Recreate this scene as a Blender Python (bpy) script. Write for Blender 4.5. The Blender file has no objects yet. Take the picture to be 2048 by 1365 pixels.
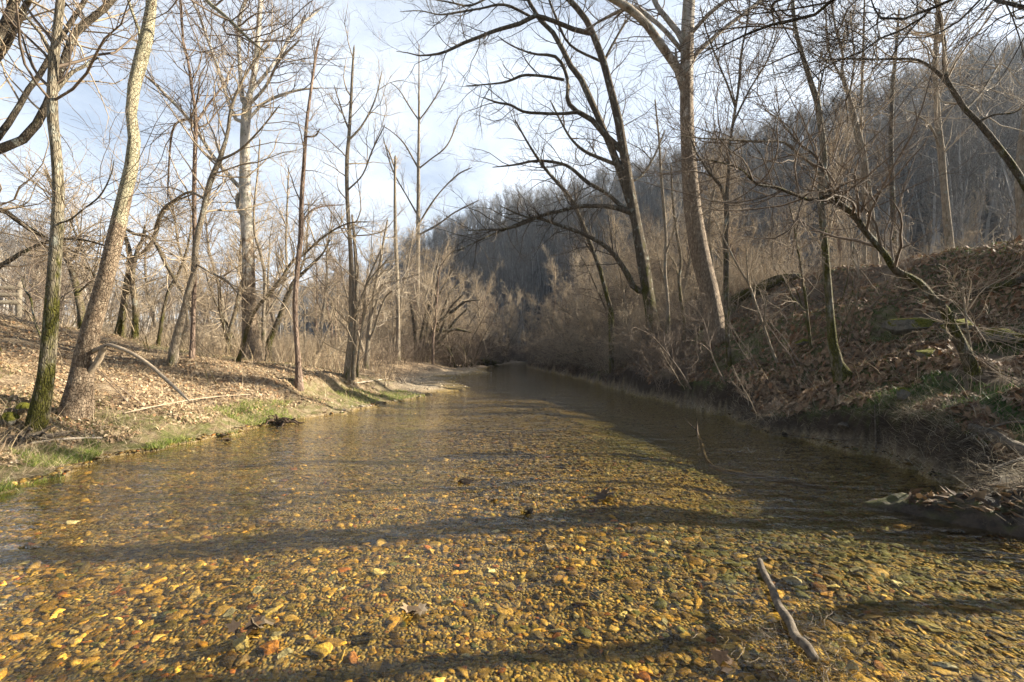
import bpy, math
import numpy as np
from mathutils import Vector

rng = np.random.default_rng(7)
scene = bpy.context.scene
COL = scene.collection
R = math.radians

# ------------------------------------------------------------------ camera
F, CX, CY, HOR = 910.0, 1024.0, 682.5, 705.0
CAM = np.array([0.0, 0.0, 1.4])
PITCH = math.atan((HOR - CY) / F)
cam_d = bpy.data.cameras.new('camera')
cam_d.sensor_width = 36.0
cam_d.lens = F / 2048.0 * 36.0
cam_d.clip_end = 3000
cam_d.clip_start = 0.05
cam = bpy.data.objects.new('camera', cam_d)
COL.objects.link(cam)
cam.location = CAM
cam.rotation_euler = (R(90) + PITCH, 0, 0)
scene.camera = cam


def ray(px, py):
    xc, zc = (px - CX) / F, (CY - py) / F
    return np.array([xc, math.cos(PITCH) - zc * math.sin(PITCH), math.sin(PITCH) + zc * math.cos(PITCH)])


def at(px, py, Y):
    d = ray(px, py)
    return CAM + d * (Y / d[1])


# ------------------------------------------------------------------ terrain
def sm(a, b, x):
    t = np.clip((x - a) / (b - a), 0, 1)
    return t * t * (3 - 2 * t)


LY = [-12, 0, 2, 4.5, 6.5, 9.1, 11.6, 14, 18.2, 20.5, 26, 31, 33, 38, 45, 52, 60, 75, 100, 400]
LX = [-6.2, -5.6, -5.3, -5.05, -5.2, -4.5, -3.6, -3.0, -1.7, -2.5, -3.2, -1.5, -1.9, -2.6, -2.2, -1.0, 1.0, 7, 20, 60]
RY = [-12, 0, 3.3, 3.8, 4.3, 5.2, 7.7, 11, 15.9, 23, 30, 36, 42, 52, 60, 75, 100, 400]
RX = [6.5, 5.0, 4.2, 4.0, 4.4, 4.85, 4.5, 4.5, 3.95, 3.7, 2.9, 2.2, 1.5, 1.8, 4.2, 9.0, 19.5, 59]


def vnoise(x, y, f, seed):
    r = np.random.default_rng(seed)
    T = r.random((64, 64))
    xx, yy = x * f, y * f
    i, j = np.floor(xx).astype(int), np.floor(yy).astype(int)
    u, v = xx - i, yy - j
    u, v = u * u * (3 - 2 * u), v * v * (3 - 2 * v)
    g = lambda a, b: T[a % 64, b % 64]
    return (g(i, j) * (1 - u) + g(i + 1, j) * u) * (1 - v) + (g(i, j + 1) * (1 - u) + g(i + 1, j + 1) * u) * v - 0.5


def wig(y, s):
    return 0.11 * np.sin(y * 1.9 + s) + 0.08 * np.sin(y * 4.9 + 2 * s) + 0.06 * np.sin(y * 9.7 + 3 * s) + 0.03 * np.sin(y * 23 + 5 * s)


def xl(y):
    return np.interp(y, LY, LX) + wig(y, 0.4)


def xr(y):
    return np.interp(y, RY, RX) + wig(y, 1.9)


RIDGE = [(-300, 520, 130), (0, 565, 140), (90, 610, 160), (200, 650, 260), (400, 622, 400), (550, 612, 400), (650, 585, 320),
         (800, 522, 260), (880, 487, 240), (1000, 440, 225), (1200, 398, 205), (1400, 347, 190), (1578, 305, 175),
         (1754, 245, 160), (2048, 165, 140), (2300, 95, 128)]
_th = [math.atan((p - CX) / F) for p, q, y in RIDGE]
_rr = [y / math.cos(t) for (p, q, y), t in zip(RIDGE, _th)]
_zz = [1.4 + (HOR - q) / F * y for p, q, y in RIDGE]
_th = [R(-180), R(-120)] + _th + [R(62), R(72), R(120), R(180)]
_rr = [200, 160] + _rr + [220, 260, 260, 200]
_zz = [15, 15] + _zz + [55, 35, 20, 15]
_rf = np.interp(_th, [R(-180), R(-50), R(-35), R(-20), R(-8), R(0), R(12), R(25), R(48), R(70), R(180)],
                [90, 60, 110, 160, 130, 100, 80, 62, 50, 70, 90])


def base_h(x, y):
    L, Rr = xl(y), xr(y)
    dl = L - x
    dr = x - Rr
    # left bank
    d = np.maximum(dl, 0)
    near = 0.03 + 0.12 * sm(0, 0.7, d) + 0.255 * np.maximum(d - 0.3, 0)
    near = np.where(near > 2.3, 2.3 + (1 - np.exp(-(near - 2.3))) * 0.6, near)
    far = 0.02 + 0.10 * sm(0, 1.2, d) + 0.4 * sm(2.2, 4.5, d) + 0.11 * np.maximum(d - 4, 0)
    far = np.where(far > 1.3, 1.3 + (1 - np.exp(-(far - 1.3))) * 0.6, far)
    w = sm(10, 19, y)
    hl = near * (1 - w) + far * w
    # little scarp around the smooth dead stem
    hl = hl + 0.28 * sm(1.0, 1.5, d) * sm(9.5, 11, y) * (1 - sm(14, 17, y)) * (1 - sm(3.0, 6.0, d))
    # right bank
    d = np.maximum(dr, 0)
    s = np.interp(y, [-10, 3, 8, 14, 20, 27, 45, 70], [0.36, 0.36, 0.42, 0.56, 0.7, 0.8, 0.55, 0.3])
    cap = np.interp(y, [-10, 10, 17, 27, 45, 70], [3.85, 3.85, 4.1, 4.1, 3.2, 2.4])
    st = np.interp(y, [-10, 2.5, 3.6, 4.4, 5.2, 70], [0.4, 0.25, 0.08, 0.12, 0.46, 0.46])
    st = st * np.clip(0.85 + 1.3 * vnoise(x, y, 0.9, 8), 0.3, 1.25)
    q = 0.04 + st * sm(-0.02, 0.28, d) + s * np.maximum(d - 0.15, 0)
    k = 0.35
    hh = np.clip(0.5 + 0.5 * (cap - q) / k, 0, 1)
    hr = cap * (1 - hh) + q * hh - k * hh * (1 - hh) + 0.012 * np.maximum(d - 8, 0)
    # bed
    din = np.minimum(x - L, Rr - x)
    deep = 0.34 * np.exp(-((x - (Rr - 1.5)) / 1.25) ** 2) * sm(3.4, 5.2, y) * (1 - sm(30, 45, y))
    deep = deep + 0.16 * sm(14, 20, y)
    shoal = 0.115 * np.exp(-(((x - 1.35) / 0.55) ** 2 + ((y - 1.95) / 0.45) ** 2))
    bed = -0.05 - 0.08 * sm(0, 0.9, din) - deep * sm(0.0, 0.7, din) + shoal
    bed = bed + 0.015 * np.sin(x * 2.1 + 1.3 * y) + 0.012 * np.sin(3.7 * x - 2.2 * y)
    return np.where(dl > 0, hl, np.where(dr > 0, hr, bed))


def height(x, y):
    x, y = np.asarray(x, float), np.asarray(y, float)
    b = base_h(x, y)
    th, r = np.arctan2(x, y), np.hypot(x, y)
    rr, zz, rf = np.interp(th, _th, _rr), np.interp(th, _th, _zz), np.interp(th, _th, _rf)
    t = (r - rf) / (rr - rf)
    tt = np.clip(t, 0, 1)
    hill = (zz - 2.0) * (0.25 * tt * tt + 0.75 * tt) * sm(0, 0.12, tt)
    hill = hill - np.maximum(t - 1, 0) * (rr - rf) * 0.25
    rough = vnoise(x, y, 0.05, 3) * 7.0 * sm(0.1, 0.4, tt) * (1 - sm(0.75, 1.0, tt)) * sm(R(0), R(10), th)
    land = b > 0
    micro = (vnoise(x, y, 0.8, 1) * 0.18 + vnoise(x, y, 2.3, 2) * 0.09 + vnoise(x, y, 6, 5) * 0.035) * np.where(x > 0, 1.9, 1.0)
    off = np.minimum(np.maximum(xl(y) - x, x - xr(y)), 1.0)
    z = b + np.where(off > 0, micro * sm(0, 0.7, off), micro * 0.25)
    return z + np.maximum(hill, -6) + rough


def ground_px(px, py, ymin=1.5, ymax=300):
    d = ray(px, py)
    Y = ymin * (ymax / ymin) ** np.linspace(0, 1, 6000)
    P = CAM + d[None] * (Y / d[1])[:, None]
    z = np.maximum(height(P[:, 0], P[:, 1]), 0) if py > 0 else height(P[:, 0], P[:, 1])
    hit = np.nonzero(P[:, 2] <= z)[0]
    k = hit[0] if len(hit) else 2500
    return P[k]


# ------------------------------------------------------------------ mesh helpers
def mesh_np(name, V, Fc, mat, smooth=True, col=None, parent=None, loc=None):
    V = np.asarray(V, np.float32)
    Fc = np.asarray(Fc, np.int32)
    me = bpy.data.meshes.new(name)
    n, k = Fc.shape
    me.vertices.add(len(V))
    me.vertices.foreach_set('co', V.ravel())
    me.loops.add(n * k)
    me.loops.foreach_set('vertex_index', Fc.ravel())
    me.polygons.add(n)
    me.polygons.foreach_set('loop_start', np.arange(0, n * k, k, dtype=np.int32))
    me.update(calc_edges=True)
    if smooth:
        me.polygons.foreach_set('use_smooth', np.ones(n, bool))
    if col is not None:
        a = me.color_attributes.new('tint', 'FLOAT_COLOR', 'POINT')
        c = np.ones((len(V), 4), np.float32)
        c[:, :3] = col
        a.data.foreach_set('color', c.ravel())
    if mat:
        me.materials.append(mat)
    o = bpy.data.objects.new(name, me)
    COL.objects.link(o)
    if parent:
        o.parent = parent
    if loc is not None:
        o.location = loc
    return o


def tag(o, label=None, cat=None, group=None, kind=None):
    if label:
        o['label'] = label
    if cat:
        o['category'] = cat
    if group:
        o['group'] = group
    if kind:
        o['kind'] = kind
    return o


def empty(name, loc, label, cat, group=None):
    o = bpy.data.objects.new(name, None)
    COL.objects.link(o)
    o.location = loc
    o.empty_display_size = 0.2
    return tag(o, label, cat, group)


def unit(v):
    return v / np.maximum(np.linalg.norm(v, axis=-1, keepdims=True), 1e-9)


def tubes(P, Rd, sides, lobes=0.0, seed=0, flat=None):
    """P (N,K,3), Rd (N,K) -> verts, quads"""
    N, K, _ = P.shape
    T = np.empty_like(P)
    T[:, 1:-1] = P[:, 2:] - P[:, :-2]
    T[:, 0] = P[:, 1] - P[:, 0]
    T[:, -1] = P[:, -1] - P[:, -2]
    T = unit(T)
    m = unit(P[:, -1] - P[:, 0])
    ref = np.where(np.abs(m[:, 2:3]) < 0.8, np.array([[0, 0, 1.0]]), np.array([[1.0, 0.1, 0]]))
    a = unit(np.cross(ref[:, None, :], T))
    b = np.cross(T, a)
    ang = np.linspace(0, 2 * np.pi, sides, endpoint=False)
    rad = Rd[:, :, None] * np.ones(sides)
    if lobes:
        r = np.random.default_rng(seed)
        kk = np.arange(K)[None, :, None]
        for q in range(4):
            rad = rad * (1 + lobes * np.sin(ang * (2 + q) + kk * r.uniform(-.9, .9) + r.uniform(0, 6)) * r.uniform(.4, 1))
    V = P[:, :, None, :] + rad[..., None] * (np.cos(ang)[None, None, :, None] * a[:, :, None, :] + np.sin(ang)[None, None, :, None] * b[:, :, None, :])
    base = (np.arange(N) * K * sides)[:, None, None]
    k = np.arange(K - 1)[None, :, None] * sides
    s = np.arange(sides)[None, None, :]
    s2 = (s + 1) % sides
    Q = np.stack([base + k + s, base + k + s2, base + k + sides + s2, base + k + sides + s], -1).reshape(-1, 4)
    return V.reshape(-1, 3), Q


def join(parts):
    V, Q, o = [], [], 0
    for v, q in parts:
        V.append(v)
        Q.append(q + o)
        o += len(v)
    return np.concatenate(V), np.concatenate(Q)


def catmull(P, n):
    P = np.asarray(P, float)
    if len(P) == 2:
        return P[0] + (P[1] - P[0]) * np.linspace(0, 1, n)[:, None]
    E = np.vstack([2 * P[0] - P[1], P, 2 * P[-1] - P[-2]])
    d = np.concatenate([[0], np.cumsum(np.linalg.norm(np.diff(P[:, :3], axis=0), axis=1))])
    s = np.linspace(0, d[-1], n)
    i = np.clip(np.searchsorted(d, s, side='right') - 1, 0, len(P) - 2)
    t = ((s - d[i]) / np.maximum(d[i + 1] - d[i], 1e-9))[:, None]
    p0, p1, p2, p3 = E[i], E[i + 1], E[i + 2], E[i + 3]
    return 0.5 * (2 * p1 + (p2 - p0) * t + (2 * p0 - 5 * p1 + 4 * p2 - p3) * t ** 2 + (3 * p1 - p0 - 3 * p2 + p3) * t ** 3)


def spawn(P, Rd, n, t0, t1, L, ang, K, curl, up, rr=(.45, .7), cap=1.0, tip=0.0022, seed=0, side=None, short=0.5):
    """n child branches off the branches P; returns P', R'"""
    g = np.random.default_rng(seed)
    N, Kp, _ = P.shape
    ln = np.linalg.norm(np.diff(P, axis=1), axis=2).sum(1)
    pi = g.choice(N, n, p=ln / ln.sum())
    tt = g.uniform(t0, t1, n)
    t = tt * (Kp - 1)
    i = np.minimum(t.astype(int), Kp - 2)
    f = (t - i)[:, None]
    pos = P[pi, i] * (1 - f) + P[pi, i + 1] * f
    tan = unit(P[pi, i + 1] - P[pi, i])
    r0 = Rd[pi, i] * (1 - f[:, 0]) + Rd[pi, i + 1] * f[:, 0]
    v = g.normal(size=(n, 3))
    if side is not None:
        v = v + np.asarray(side)
    perp = unit(v - (v * tan).sum(1, keepdims=True) * tan)
    a = np.radians(g.uniform(ang[0], ang[1], n))[:, None]
    d = np.cos(a) * tan + np.sin(a) * perp
    Ls = g.uniform(L[0], L[1], n) * (1 - short * tt)
    out = np.empty((n, K, 3))
    out[:, 0] = pos
    up = np.asarray(up, float)
    bend = unit(g.normal(size=(n, 3))) * curl * 0.5
    for k in range(1, K):
        d = unit(d + g.normal(size=(n, 3)) * curl + bend + up)
        out[:, k] = out[:, k - 1] + d * (Ls / (K - 1))[:, None]
    rad = np.minimum(np.minimum(r0 * g.uniform(rr[0], rr[1], n), cap), 0.0135 * Ls + 0.0016)
    rad = np.maximum(rad, tip * 1.15)
    tap = np.linspace(1, 0, K)[None] ** 0.8
    return out, tip + (rad[:, None] - tip) * tap


def resample(P, Rd, K):
    idx = np.linspace(0, len(P) - 1, K)
    i = np.minimum(idx.astype(int), len(P) - 2)
    f = (idx - i)[:, None]
    return P[i] * (1 - f) + P[i + 1] * f, Rd[i] * (1 - f[:, 0]) + Rd[i + 1] * f[:, 0]


# ------------------------------------------------------------------ materials
def new_mat(name):
    m = bpy.data.materials.new(name)
    m.use_nodes = True
    nt = m.node_tree
    for n in list(nt.nodes):
        nt.nodes.remove(n)
    return m, NT(nt)


class NT:
    def __init__(s, nt):
        s.nt = nt

    def n(s, t, **kw):
        x = s.nt.nodes.new(t)
        for k, v in kw.items():
            if k.startswith('i_'):
                k = k[2:]
                k = int(k) if k.isdigit() else k.replace('_', ' ')
                sock = x.inputs[k]
                if isinstance(v, bpy.types.NodeSocket):
                    s.nt.links.new(v, sock)
                else:
                    sock.default_value = v
            else:
                setattr(x, k, v)
        return x

    def link(s, a, b):
        s.nt.links.new(a, b)

    def coord(s, which='Object', scale=(1, 1, 1)):
        tc = s.n('ShaderNodeTexCoord')
        mp = s.n('ShaderNodeMapping', i_Vector=tc.outputs[which], i_Scale=scale)
        return mp.outputs[0]

    def noise(s, vec, sc, det=4, rough=0.55, out='Fac', dist=0.0):
        x = s.n('ShaderNodeTexNoise', i_Vector=vec, i_Scale=sc, i_Detail=det, i_Roughness=rough, i_Distortion=dist)
        return x.outputs[out]

    def ramp(s, fac, stops, interp='LINEAR'):
        x = s.n('ShaderNodeValToRGB', i_Fac=fac)
        x.color_ramp.interpolation = interp
        e = x.color_ramp.elements
        while len(e) < len(stops):
            e.new(0.5)
        for a, (p, c) in zip(e, stops):
            a.position = p
            a.color = (*c, 1) if not np.isscalar(c) else (c, c, c, 1)
        return x.outputs[0]

    def mix(s, fac, a, b, mode='MIX'):
        x = s.n('ShaderNodeMix', data_type='RGBA', blend_type=mode)
        for sock, v in ((x.inputs[0], fac), (x.inputs[6], a), (x.inputs[7], b)):
            if isinstance(v, bpy.types.NodeSocket):
                s.link(v, sock)
            elif np.isscalar(v):
                sock.default_value = v
            else:
                sock.default_value = (*v, 1)
        return x.outputs[2]

    def math(s, op, a, b=0.0, clamp=False):
        x = s.n('ShaderNodeMath', operation=op, use_clamp=clamp, i_0=a, i_1=b)
        return x.outputs[0]

    def map(s, v, a, b, c=0.0, d=1.0):
        x = s.n('ShaderNodeMapRange', i_Value=v, i_1=a, i_2=b, i_3=c, i_4=d)
        return x.outputs[0]

    def bump(s, h, strength, dist):
        return s.n('ShaderNodeBump', i_Height=h, i_Strength=strength, i_Distance=dist).outputs[0]

    def out(s, sh, disp=None):
        s.n('ShaderNodeOutputMaterial', i_Surface=sh)

    def bsdf(s, color, rough=0.85, normal=None, spec=0.2):
        b = s.n('ShaderNodeBsdfPrincipled')
        for k, v in (('Base Color', color), ('Roughness', rough), ('Specular IOR Level', spec), ('Normal', normal)):
            if v is None:
                continue
            if isinstance(v, bpy.types.NodeSocket):
                s.link(v, b.inputs[k])
            elif k == 'Base Color':
                b.inputs[k].default_value = (*v, 1)
            else:
                b.inputs[k].default_value = v
        return b.outputs[0]


def bark(name, dark, light, moss=0.0, moss_top=4.0, ridge=14, lichen=0.0):
    m, t = new_mat(name)
    v = t.coord('Object', (ridge, ridge, ridge * 0.28))
    n1 = t.noise(v, 1.0, 6, 0.65, dist=0.3)
    n2 = t.noise(t.coord('Object', (1.6, 1.6, 0.9)), 1.5, 3)
    c = t.ramp(n1, [(0.3, dark), (0.68, light)])
    c = t.mix(t.map(n2, 0.35, 0.7, 0, 0.45), c, tuple(np.array(dark) * 0.7))
    if lichen:
        n4 = t.noise(t.coord('Object', (5, 5, 3)), 1.3, 5, 0.6)
        c = t.mix(t.map(n4, 0.6 - lichen * 0.2, 0.64, 0, 0.75), c, (0.36, 0.37, 0.31))
    if moss:
        sep = t.n('ShaderNodeSeparateXYZ', i_0=t.coord('Object'))
        n3 = t.noise(t.coord('Object', (3.5, 3.5, 1.2)), 1.3, 5, 0.65)
        hgt = t.map(sep.outputs[2], 0.2, moss_top, moss * 0.5, -0.12)
        f = t.math('ADD', n3, hgt)
        gn = t.noise(t.coord('Object', (20, 20, 20)), 2, 3)
        mc = t.ramp(gn, [(0.3, (0.035, 0.04, 0.008)), (0.75, (0.15, 0.135, 0.028))])
        c = t.mix(t.map(f, 0.55, 0.68), c, mc)
    crk = t.n('ShaderNodeTexVoronoi', feature='DISTANCE_TO_EDGE', i_Vector=t.coord('Object', (ridge * 2.6, ridge * 2.6, ridge * 0.5)), i_Scale=1.0)
    ck = t.map(crk.outputs['Distance'], 0.0, 0.16, 0.0, 1.0)
    c = t.mix(t.math('MULTIPLY', t.math('SUBTRACT', 1.0, ck), 0.32), c, tuple(np.array(dark) * 0.5))
    nb = t.bump(t.math('ADD', n1, t.math('MULTIPLY', ck, 0.6)), 1.0, 0.035)
    t.out(t.bsdf(c, 0.9, nb, 0.15))
    return m


def sycamore(name, z0, z1, pale=(0.62, 0.55, 0.42), moss=True):
    m, t = new_mat(name)
    co = t.coord('Object')
    warp = t.noise(t.coord('Object', (1.0, 1.0, 0.6)), 3.0, 4, 0.6)
    vv = t.n('ShaderNodeTexVoronoi', i_Vector=t.coord('Object', (1, 1, 0.45)), i_Scale=17.0, i_Randomness=1.0)
    fl = t.noise(t.coord('Object', (1, 1, 0.4)), 26.0, 5, 0.7)
    brown = t.ramp(fl, [(0.3, (0.12, 0.085, 0.055)), (0.5, (0.36, 0.275, 0.19)), (0.72, (0.56, 0.45, 0.32))])
    brown = t.mix(t.map(vv.outputs['Distance'], 0.2, 0.75, 0.0, 0.55), brown, (0.10, 0.06, 0.035))
    pn = t.noise(t.coord('Object', (1, 1, 0.5)), 5.0, 4, 0.6)
    palec = t.ramp(pn, [(0.35, tuple(np.array(pale) * (0.62, 0.66, 0.6))), (0.5, pale), (0.65, tuple(np.minimum(np.array(pale) * 1.2, 0.8)))])
    scar = t.noise(t.coord('Object', (9, 9, 4)), 2.2, 5, 0.75)
    palec = t.mix(t.map(scar, 0.57, 0.61), palec, (0.13, 0.075, 0.045))
    sep = t.n('ShaderNodeSeparateXYZ', i_0=co)
    h = t.math('ADD', t.map(sep.outputs[2], z0, z1, 0.0, 1.0), t.map(warp, 0.3, 0.7, -0.45, 0.45))
    c = t.mix(t.map(h, 0.42, 0.56), brown, palec)
    if moss:
        mn = t.noise(t.coord('Object', (4, 4, 2)), 1.5, 4)
        geo = t.n('ShaderNodeNewGeometry')
        sx = t.n('ShaderNodeSeparateXYZ', i_0=geo.outputs['True Normal'])
        f = t.math('ADD', t.map(sep.outputs[2], 0.1, 1.0, 0.5, -0.4), t.map(mn, 0.3, 0.7, -0.2, 0.25))
        f = t.math('ADD', f, t.map(sx.outputs[0], -1.0, 0.3, 0.3, -0.25))
        c = t.mix(t.map(f, 0.42, 0.6), c, (0.085, 0.09, 0.02))
    edge = t.n('ShaderNodeTexVoronoi', feature='DISTANCE_TO_EDGE', i_Vector=t.coord('Object', (1, 1, 0.5)), i_Scale=34.0)
    ek = t.map(edge.outputs['Distance'], 0.0, 0.10, 1.0, 0.0)
    c = t.mix(t.math('MULTIPLY', t.math('MULTIPLY', ek, t.map(h, 0.25, 0.6, 0.5, 0.0)), t.map(fl, 0.35, 0.55)), c, (0.055, 0.035, 0.022))
    nb = t.bump(t.math('ADD', t.math('SUBTRACT', fl, ek), t.math('MULTIPLY', h, 0.3)), 1.0, 0.03)
    t.out(t.bsdf(c, 0.8, nb, 0.2))
    return m


def plain_wood(name, dark, light, sc=20, rough=0.85):
    m, t = new_mat(name)
    n1 = t.noise(t.coord('Object', (1, 1, 1)), sc, 5, 0.65)
    n2 = t.noise(t.coord('Object', (1, 1, 1)), sc * 0.12, 2)
    c = t.ramp(n1, [(0.3, dark), (0.7, light)])
    c = t.mix(t.map(n2, 0.35, 0.7, 0, 0.4), c, tuple(np.array(dark) * 0.8))
    t.out(t.bsdf(c, rough, t.bump(n1, 0.6, 0.01), 0.2))
    return m


def tint_mat(name, nscale=40, bump=0.5, rough=0.85, spec=0.2, trans=0.0, var=0.35):
    m, t = new_mat(name)
    a = t.n('ShaderNodeAttribute', attribute_name='tint')
    n1 = t.noise(t.coord('Object'), nscale, 4, 0.65)
    c = t.mix(1.0, a.outputs[0], t.ramp(n1, [(0.25, 1 - var), (0.75, 1 + var)]), 'MULTIPLY')
    nb = t.bump(n1, bump, 0.01) if bump else None
    s = t.bsdf(c, rough, nb, spec)
    if trans:
        tr = t.n('ShaderNodeBsdfTranslucent', i_Color=c)
        s = t.n('ShaderNodeMixShader', i_0=trans, i_1=s, i_2=tr.outputs[0]).outputs[0]
    t.out(s)
    return m


M = {}
M['grey_bark'] = bark('grey_mossy_bark', (0.10, 0.082, 0.055), (0.44, 0.375, 0.27), 0.42, 5.0, 16, 0.25)
M['dark_bark'] = bark('dark_bark', (0.04, 0.032, 0.024), (0.17, 0.14, 0.10), 0.12, 9.0, 14, 0.1)
M['moss_bark'] = bark('mossy_bark', (0.055, 0.043, 0.03), (0.26, 0.21, 0.15), 0.30, 6.0, 15, 0.15)
M['tan_bark'] = bark('tan_bark', (0.19, 0.15, 0.105), (0.56, 0.47, 0.355), 0.06, 3.0, 18, 0.1)
M['moss_tan_bark'] = bark('mossy_tan_bark', (0.11, 0.085, 0.05), (0.36, 0.29, 0.2), 0.26, 3.5, 18, 0.15)
M['brown_bark'] = bark('brown_smooth_bark', (0.13, 0.085, 0.062), (0.40, 0.30, 0.23), 0.0, 3.0, 9)
M['sycamore_near'] = sycamore('sycamore_bark_near', 1.6, 5.2, (0.40, 0.36, 0.24))
M['sycamore_white'] = sycamore('sycamore_bark_white', 1.5, 6.5, (0.64, 0.58, 0.49), False)
M['sycamore_big'] = sycamore('sycamore_bark_big', 6.3, 11.0, (0.56, 0.49, 0.41), False)
M['twig_tan'] = plain_wood('tan_twig', (0.25, 0.195, 0.13), (0.52, 0.42, 0.30), 6)
M['twig_brown'] = plain_wood('brown_twig', (0.10, 0.075, 0.055), (0.26, 0.20, 0.15), 6)
M['twig_dark'] = plain_wood('dark_twig', (0.05, 0.04, 0.032), (0.15, 0.12, 0.09), 6)
M['twig_pale'] = plain_wood('pale_twig', (0.34, 0.28, 0.21), (0.62, 0.53, 0.42), 6)
M['far_wood'] = plain_wood('far_wood_bark', (0.17, 0.155, 0.14), (0.42, 0.385, 0.345), 0.6)
M['driftwood'] = plain_wood('driftwood', (0.045, 0.034, 0.024), (0.19, 0.155, 0.115), 30)
M['snapped_wood'] = plain_wood('snapped_wood', (0.22, 0.165, 0.11), (0.52, 0.43, 0.32), 18)
M['rot'] = plain_wood('rotten_wood', (0.02, 0.014, 0.01), (0.12, 0.08, 0.05), 25)
M['orange_wood'] = plain_wood('broken_orange_wood', (0.12, 0.05, 0.02), (0.40, 0.20, 0.09), 25)
M['plank'] = plain_wood('weathered_plank', (0.09, 0.075, 0.055), (0.27, 0.23, 0.17), 12)
M['straw_dark'] = plain_wood('flotsam_straw', (0.10, 0.075, 0.05), (0.42, 0.34, 0.24), 60)
M['leaf'] = tint_mat('dead_leaf', 30, 0.4, 0.75, 0.25, 0.12)
M['grass'] = tint_mat('grass_blade', 8, 0.0, 0.6, 0.3, 0.3, 0.25)
M['straw'] = tint_mat('dry_stalk', 8, 0.0, 0.8, 0.2, 0.0, 0.25)
M['wood_tint'] = tint_mat('hillside_wood_bark', 0.5, 0.0, 0.9, 0.1, 0.0, 0.2)
M['pebble'] = tint_mat('pebble_stone', 70, 1.0, 0.6, 0.25, 0.0, 0.6)


def moss_rock():
    m, t = new_mat('mossy_rock')
    n1 = t.noise(t.coord('Object'), 9, 6, 0.7)
    n2 = t.noise(t.coord('Object'), 30, 4, 0.7)
    geo = t.n('ShaderNodeNewGeometry')
    sz = t.n('ShaderNodeSeparateXYZ', i_0=geo.outputs['Normal'])
    rock = t.ramp(n1, [(0.3, (0.07, 0.065, 0.055)), (0.7, (0.28, 0.26, 0.22))])
    mo = t.ramp(n2, [(0.3, (0.045, 0.05, 0.008)), (0.7, (0.19, 0.18, 0.03))])
    f = t.math('ADD', t.map(sz.outputs[2], -0.2, 0.8, -0.25, 0.5), t.map(n1, 0.3, 0.7, -0.2, 0.4))
    c = t.mix(t.map(f, 0.0, 0.16), rock, mo)
    t.out(t.bsdf(c, 0.95, t.bump(n2, 1.0, 0.04), 0.1))
    return m


M['moss_rock'] = moss_rock()
# ------------------------------------------------------------------ ground sheet
def axis(S, k, n0, n1, N, c):
    u = np.linspace(n0, n1, N)
    return c + S * np.sinh(k * u)


gx = axis(4.2, 5.0, -0.98, 0.98, 640, 0.0)
gy = axis(4.0, 5.0, -0.42, 0.99, 640, 5.0)
X, Y = np.meshgrid(gx, gy)
Z = height(X, Y)
ny, nx = X.shape
ii = np.arange(ny - 1)[:, None] * nx + np.arange(nx - 1)[None]
quads = np.stack([ii, ii + 1, ii + 1 + nx, ii + nx], -1).reshape(-1, 4)
xf, yf = X.ravel(), Y.ravel()


def masks(x, y):
    L, Rr = xl(y), xr(y)
    dl, dr = L - x, x - Rr
    bed = ((dl < 0.0) & (dr < 0.0)).astype(float)
    bed = np.maximum(bed, (1 - sm(0.0, np.where(y > 14, 0.2, 0.07), dl)) * (dr < 0))
    bed = np.maximum(bed, (1 - sm(-0.02, 0.12, dr)) * (dl < 0))
    bar = (1 - sm(1.6, 3.6, dl + vnoise(x, y, 0.6, 11) * 1.4)) * sm(13, 17, y) * (1 - sm(36, 42, y)) * (dl > -0.3)
    grass = sm(-0.02, 0.25, dl) * (1 - sm(0.5, 1.7, dl + vnoise(x, y, 0.9, 12) * 1.2)) * (1 - sm(13.5, 15.5, y))
    g2 = sm(0.02, 0.22, vnoise(x, y, 0.45, 13) + 0.5 * vnoise(x, y, 1.7, 14))
    grass = np.maximum(grass, g2 * 0.5 * (dl > 0.6) * (1 - sm(14, 22, y)))
    grass = np.maximum(grass, g2 * 0.8 * (dr > 0.25) * (1 - sm(20, 30, y)))
    return bed, bar, grass


bed, bar, grs = masks(xf, yf)
hillm = sm(4.5, 10, Z.ravel())
ground = mesh_np('ground', np.stack([xf, yf, Z.ravel()], -1), quads, None, True, np.stack([np.maximum(bed, bar), grs, hillm], -1))
tag(ground, kind='structure')
wetcol = ground.data.color_attributes.new('wet', 'FLOAT_COLOR', 'POINT')
wc = np.ones((len(xf), 4), np.float32)
wc[:, 0] = 1 - sm(0.02, 0.13, Z.ravel())
drr = xf - xr(yf)
wc[:, 1] = np.exp(-((drr + 1.9) / 1.3) ** 2) * sm(3.5, 5, yf) * (1 - sm(9, 13, yf)) * sm(-0.1, 0.25, vnoise(xf, yf, 0.8, 15) + 0.1)
wc[:, 2] = sm(-0.02, 0.05, drr) * (1 - sm(0.36, 0.6, drr))
wetcol.data.foreach_set('color', wc.ravel())

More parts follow.
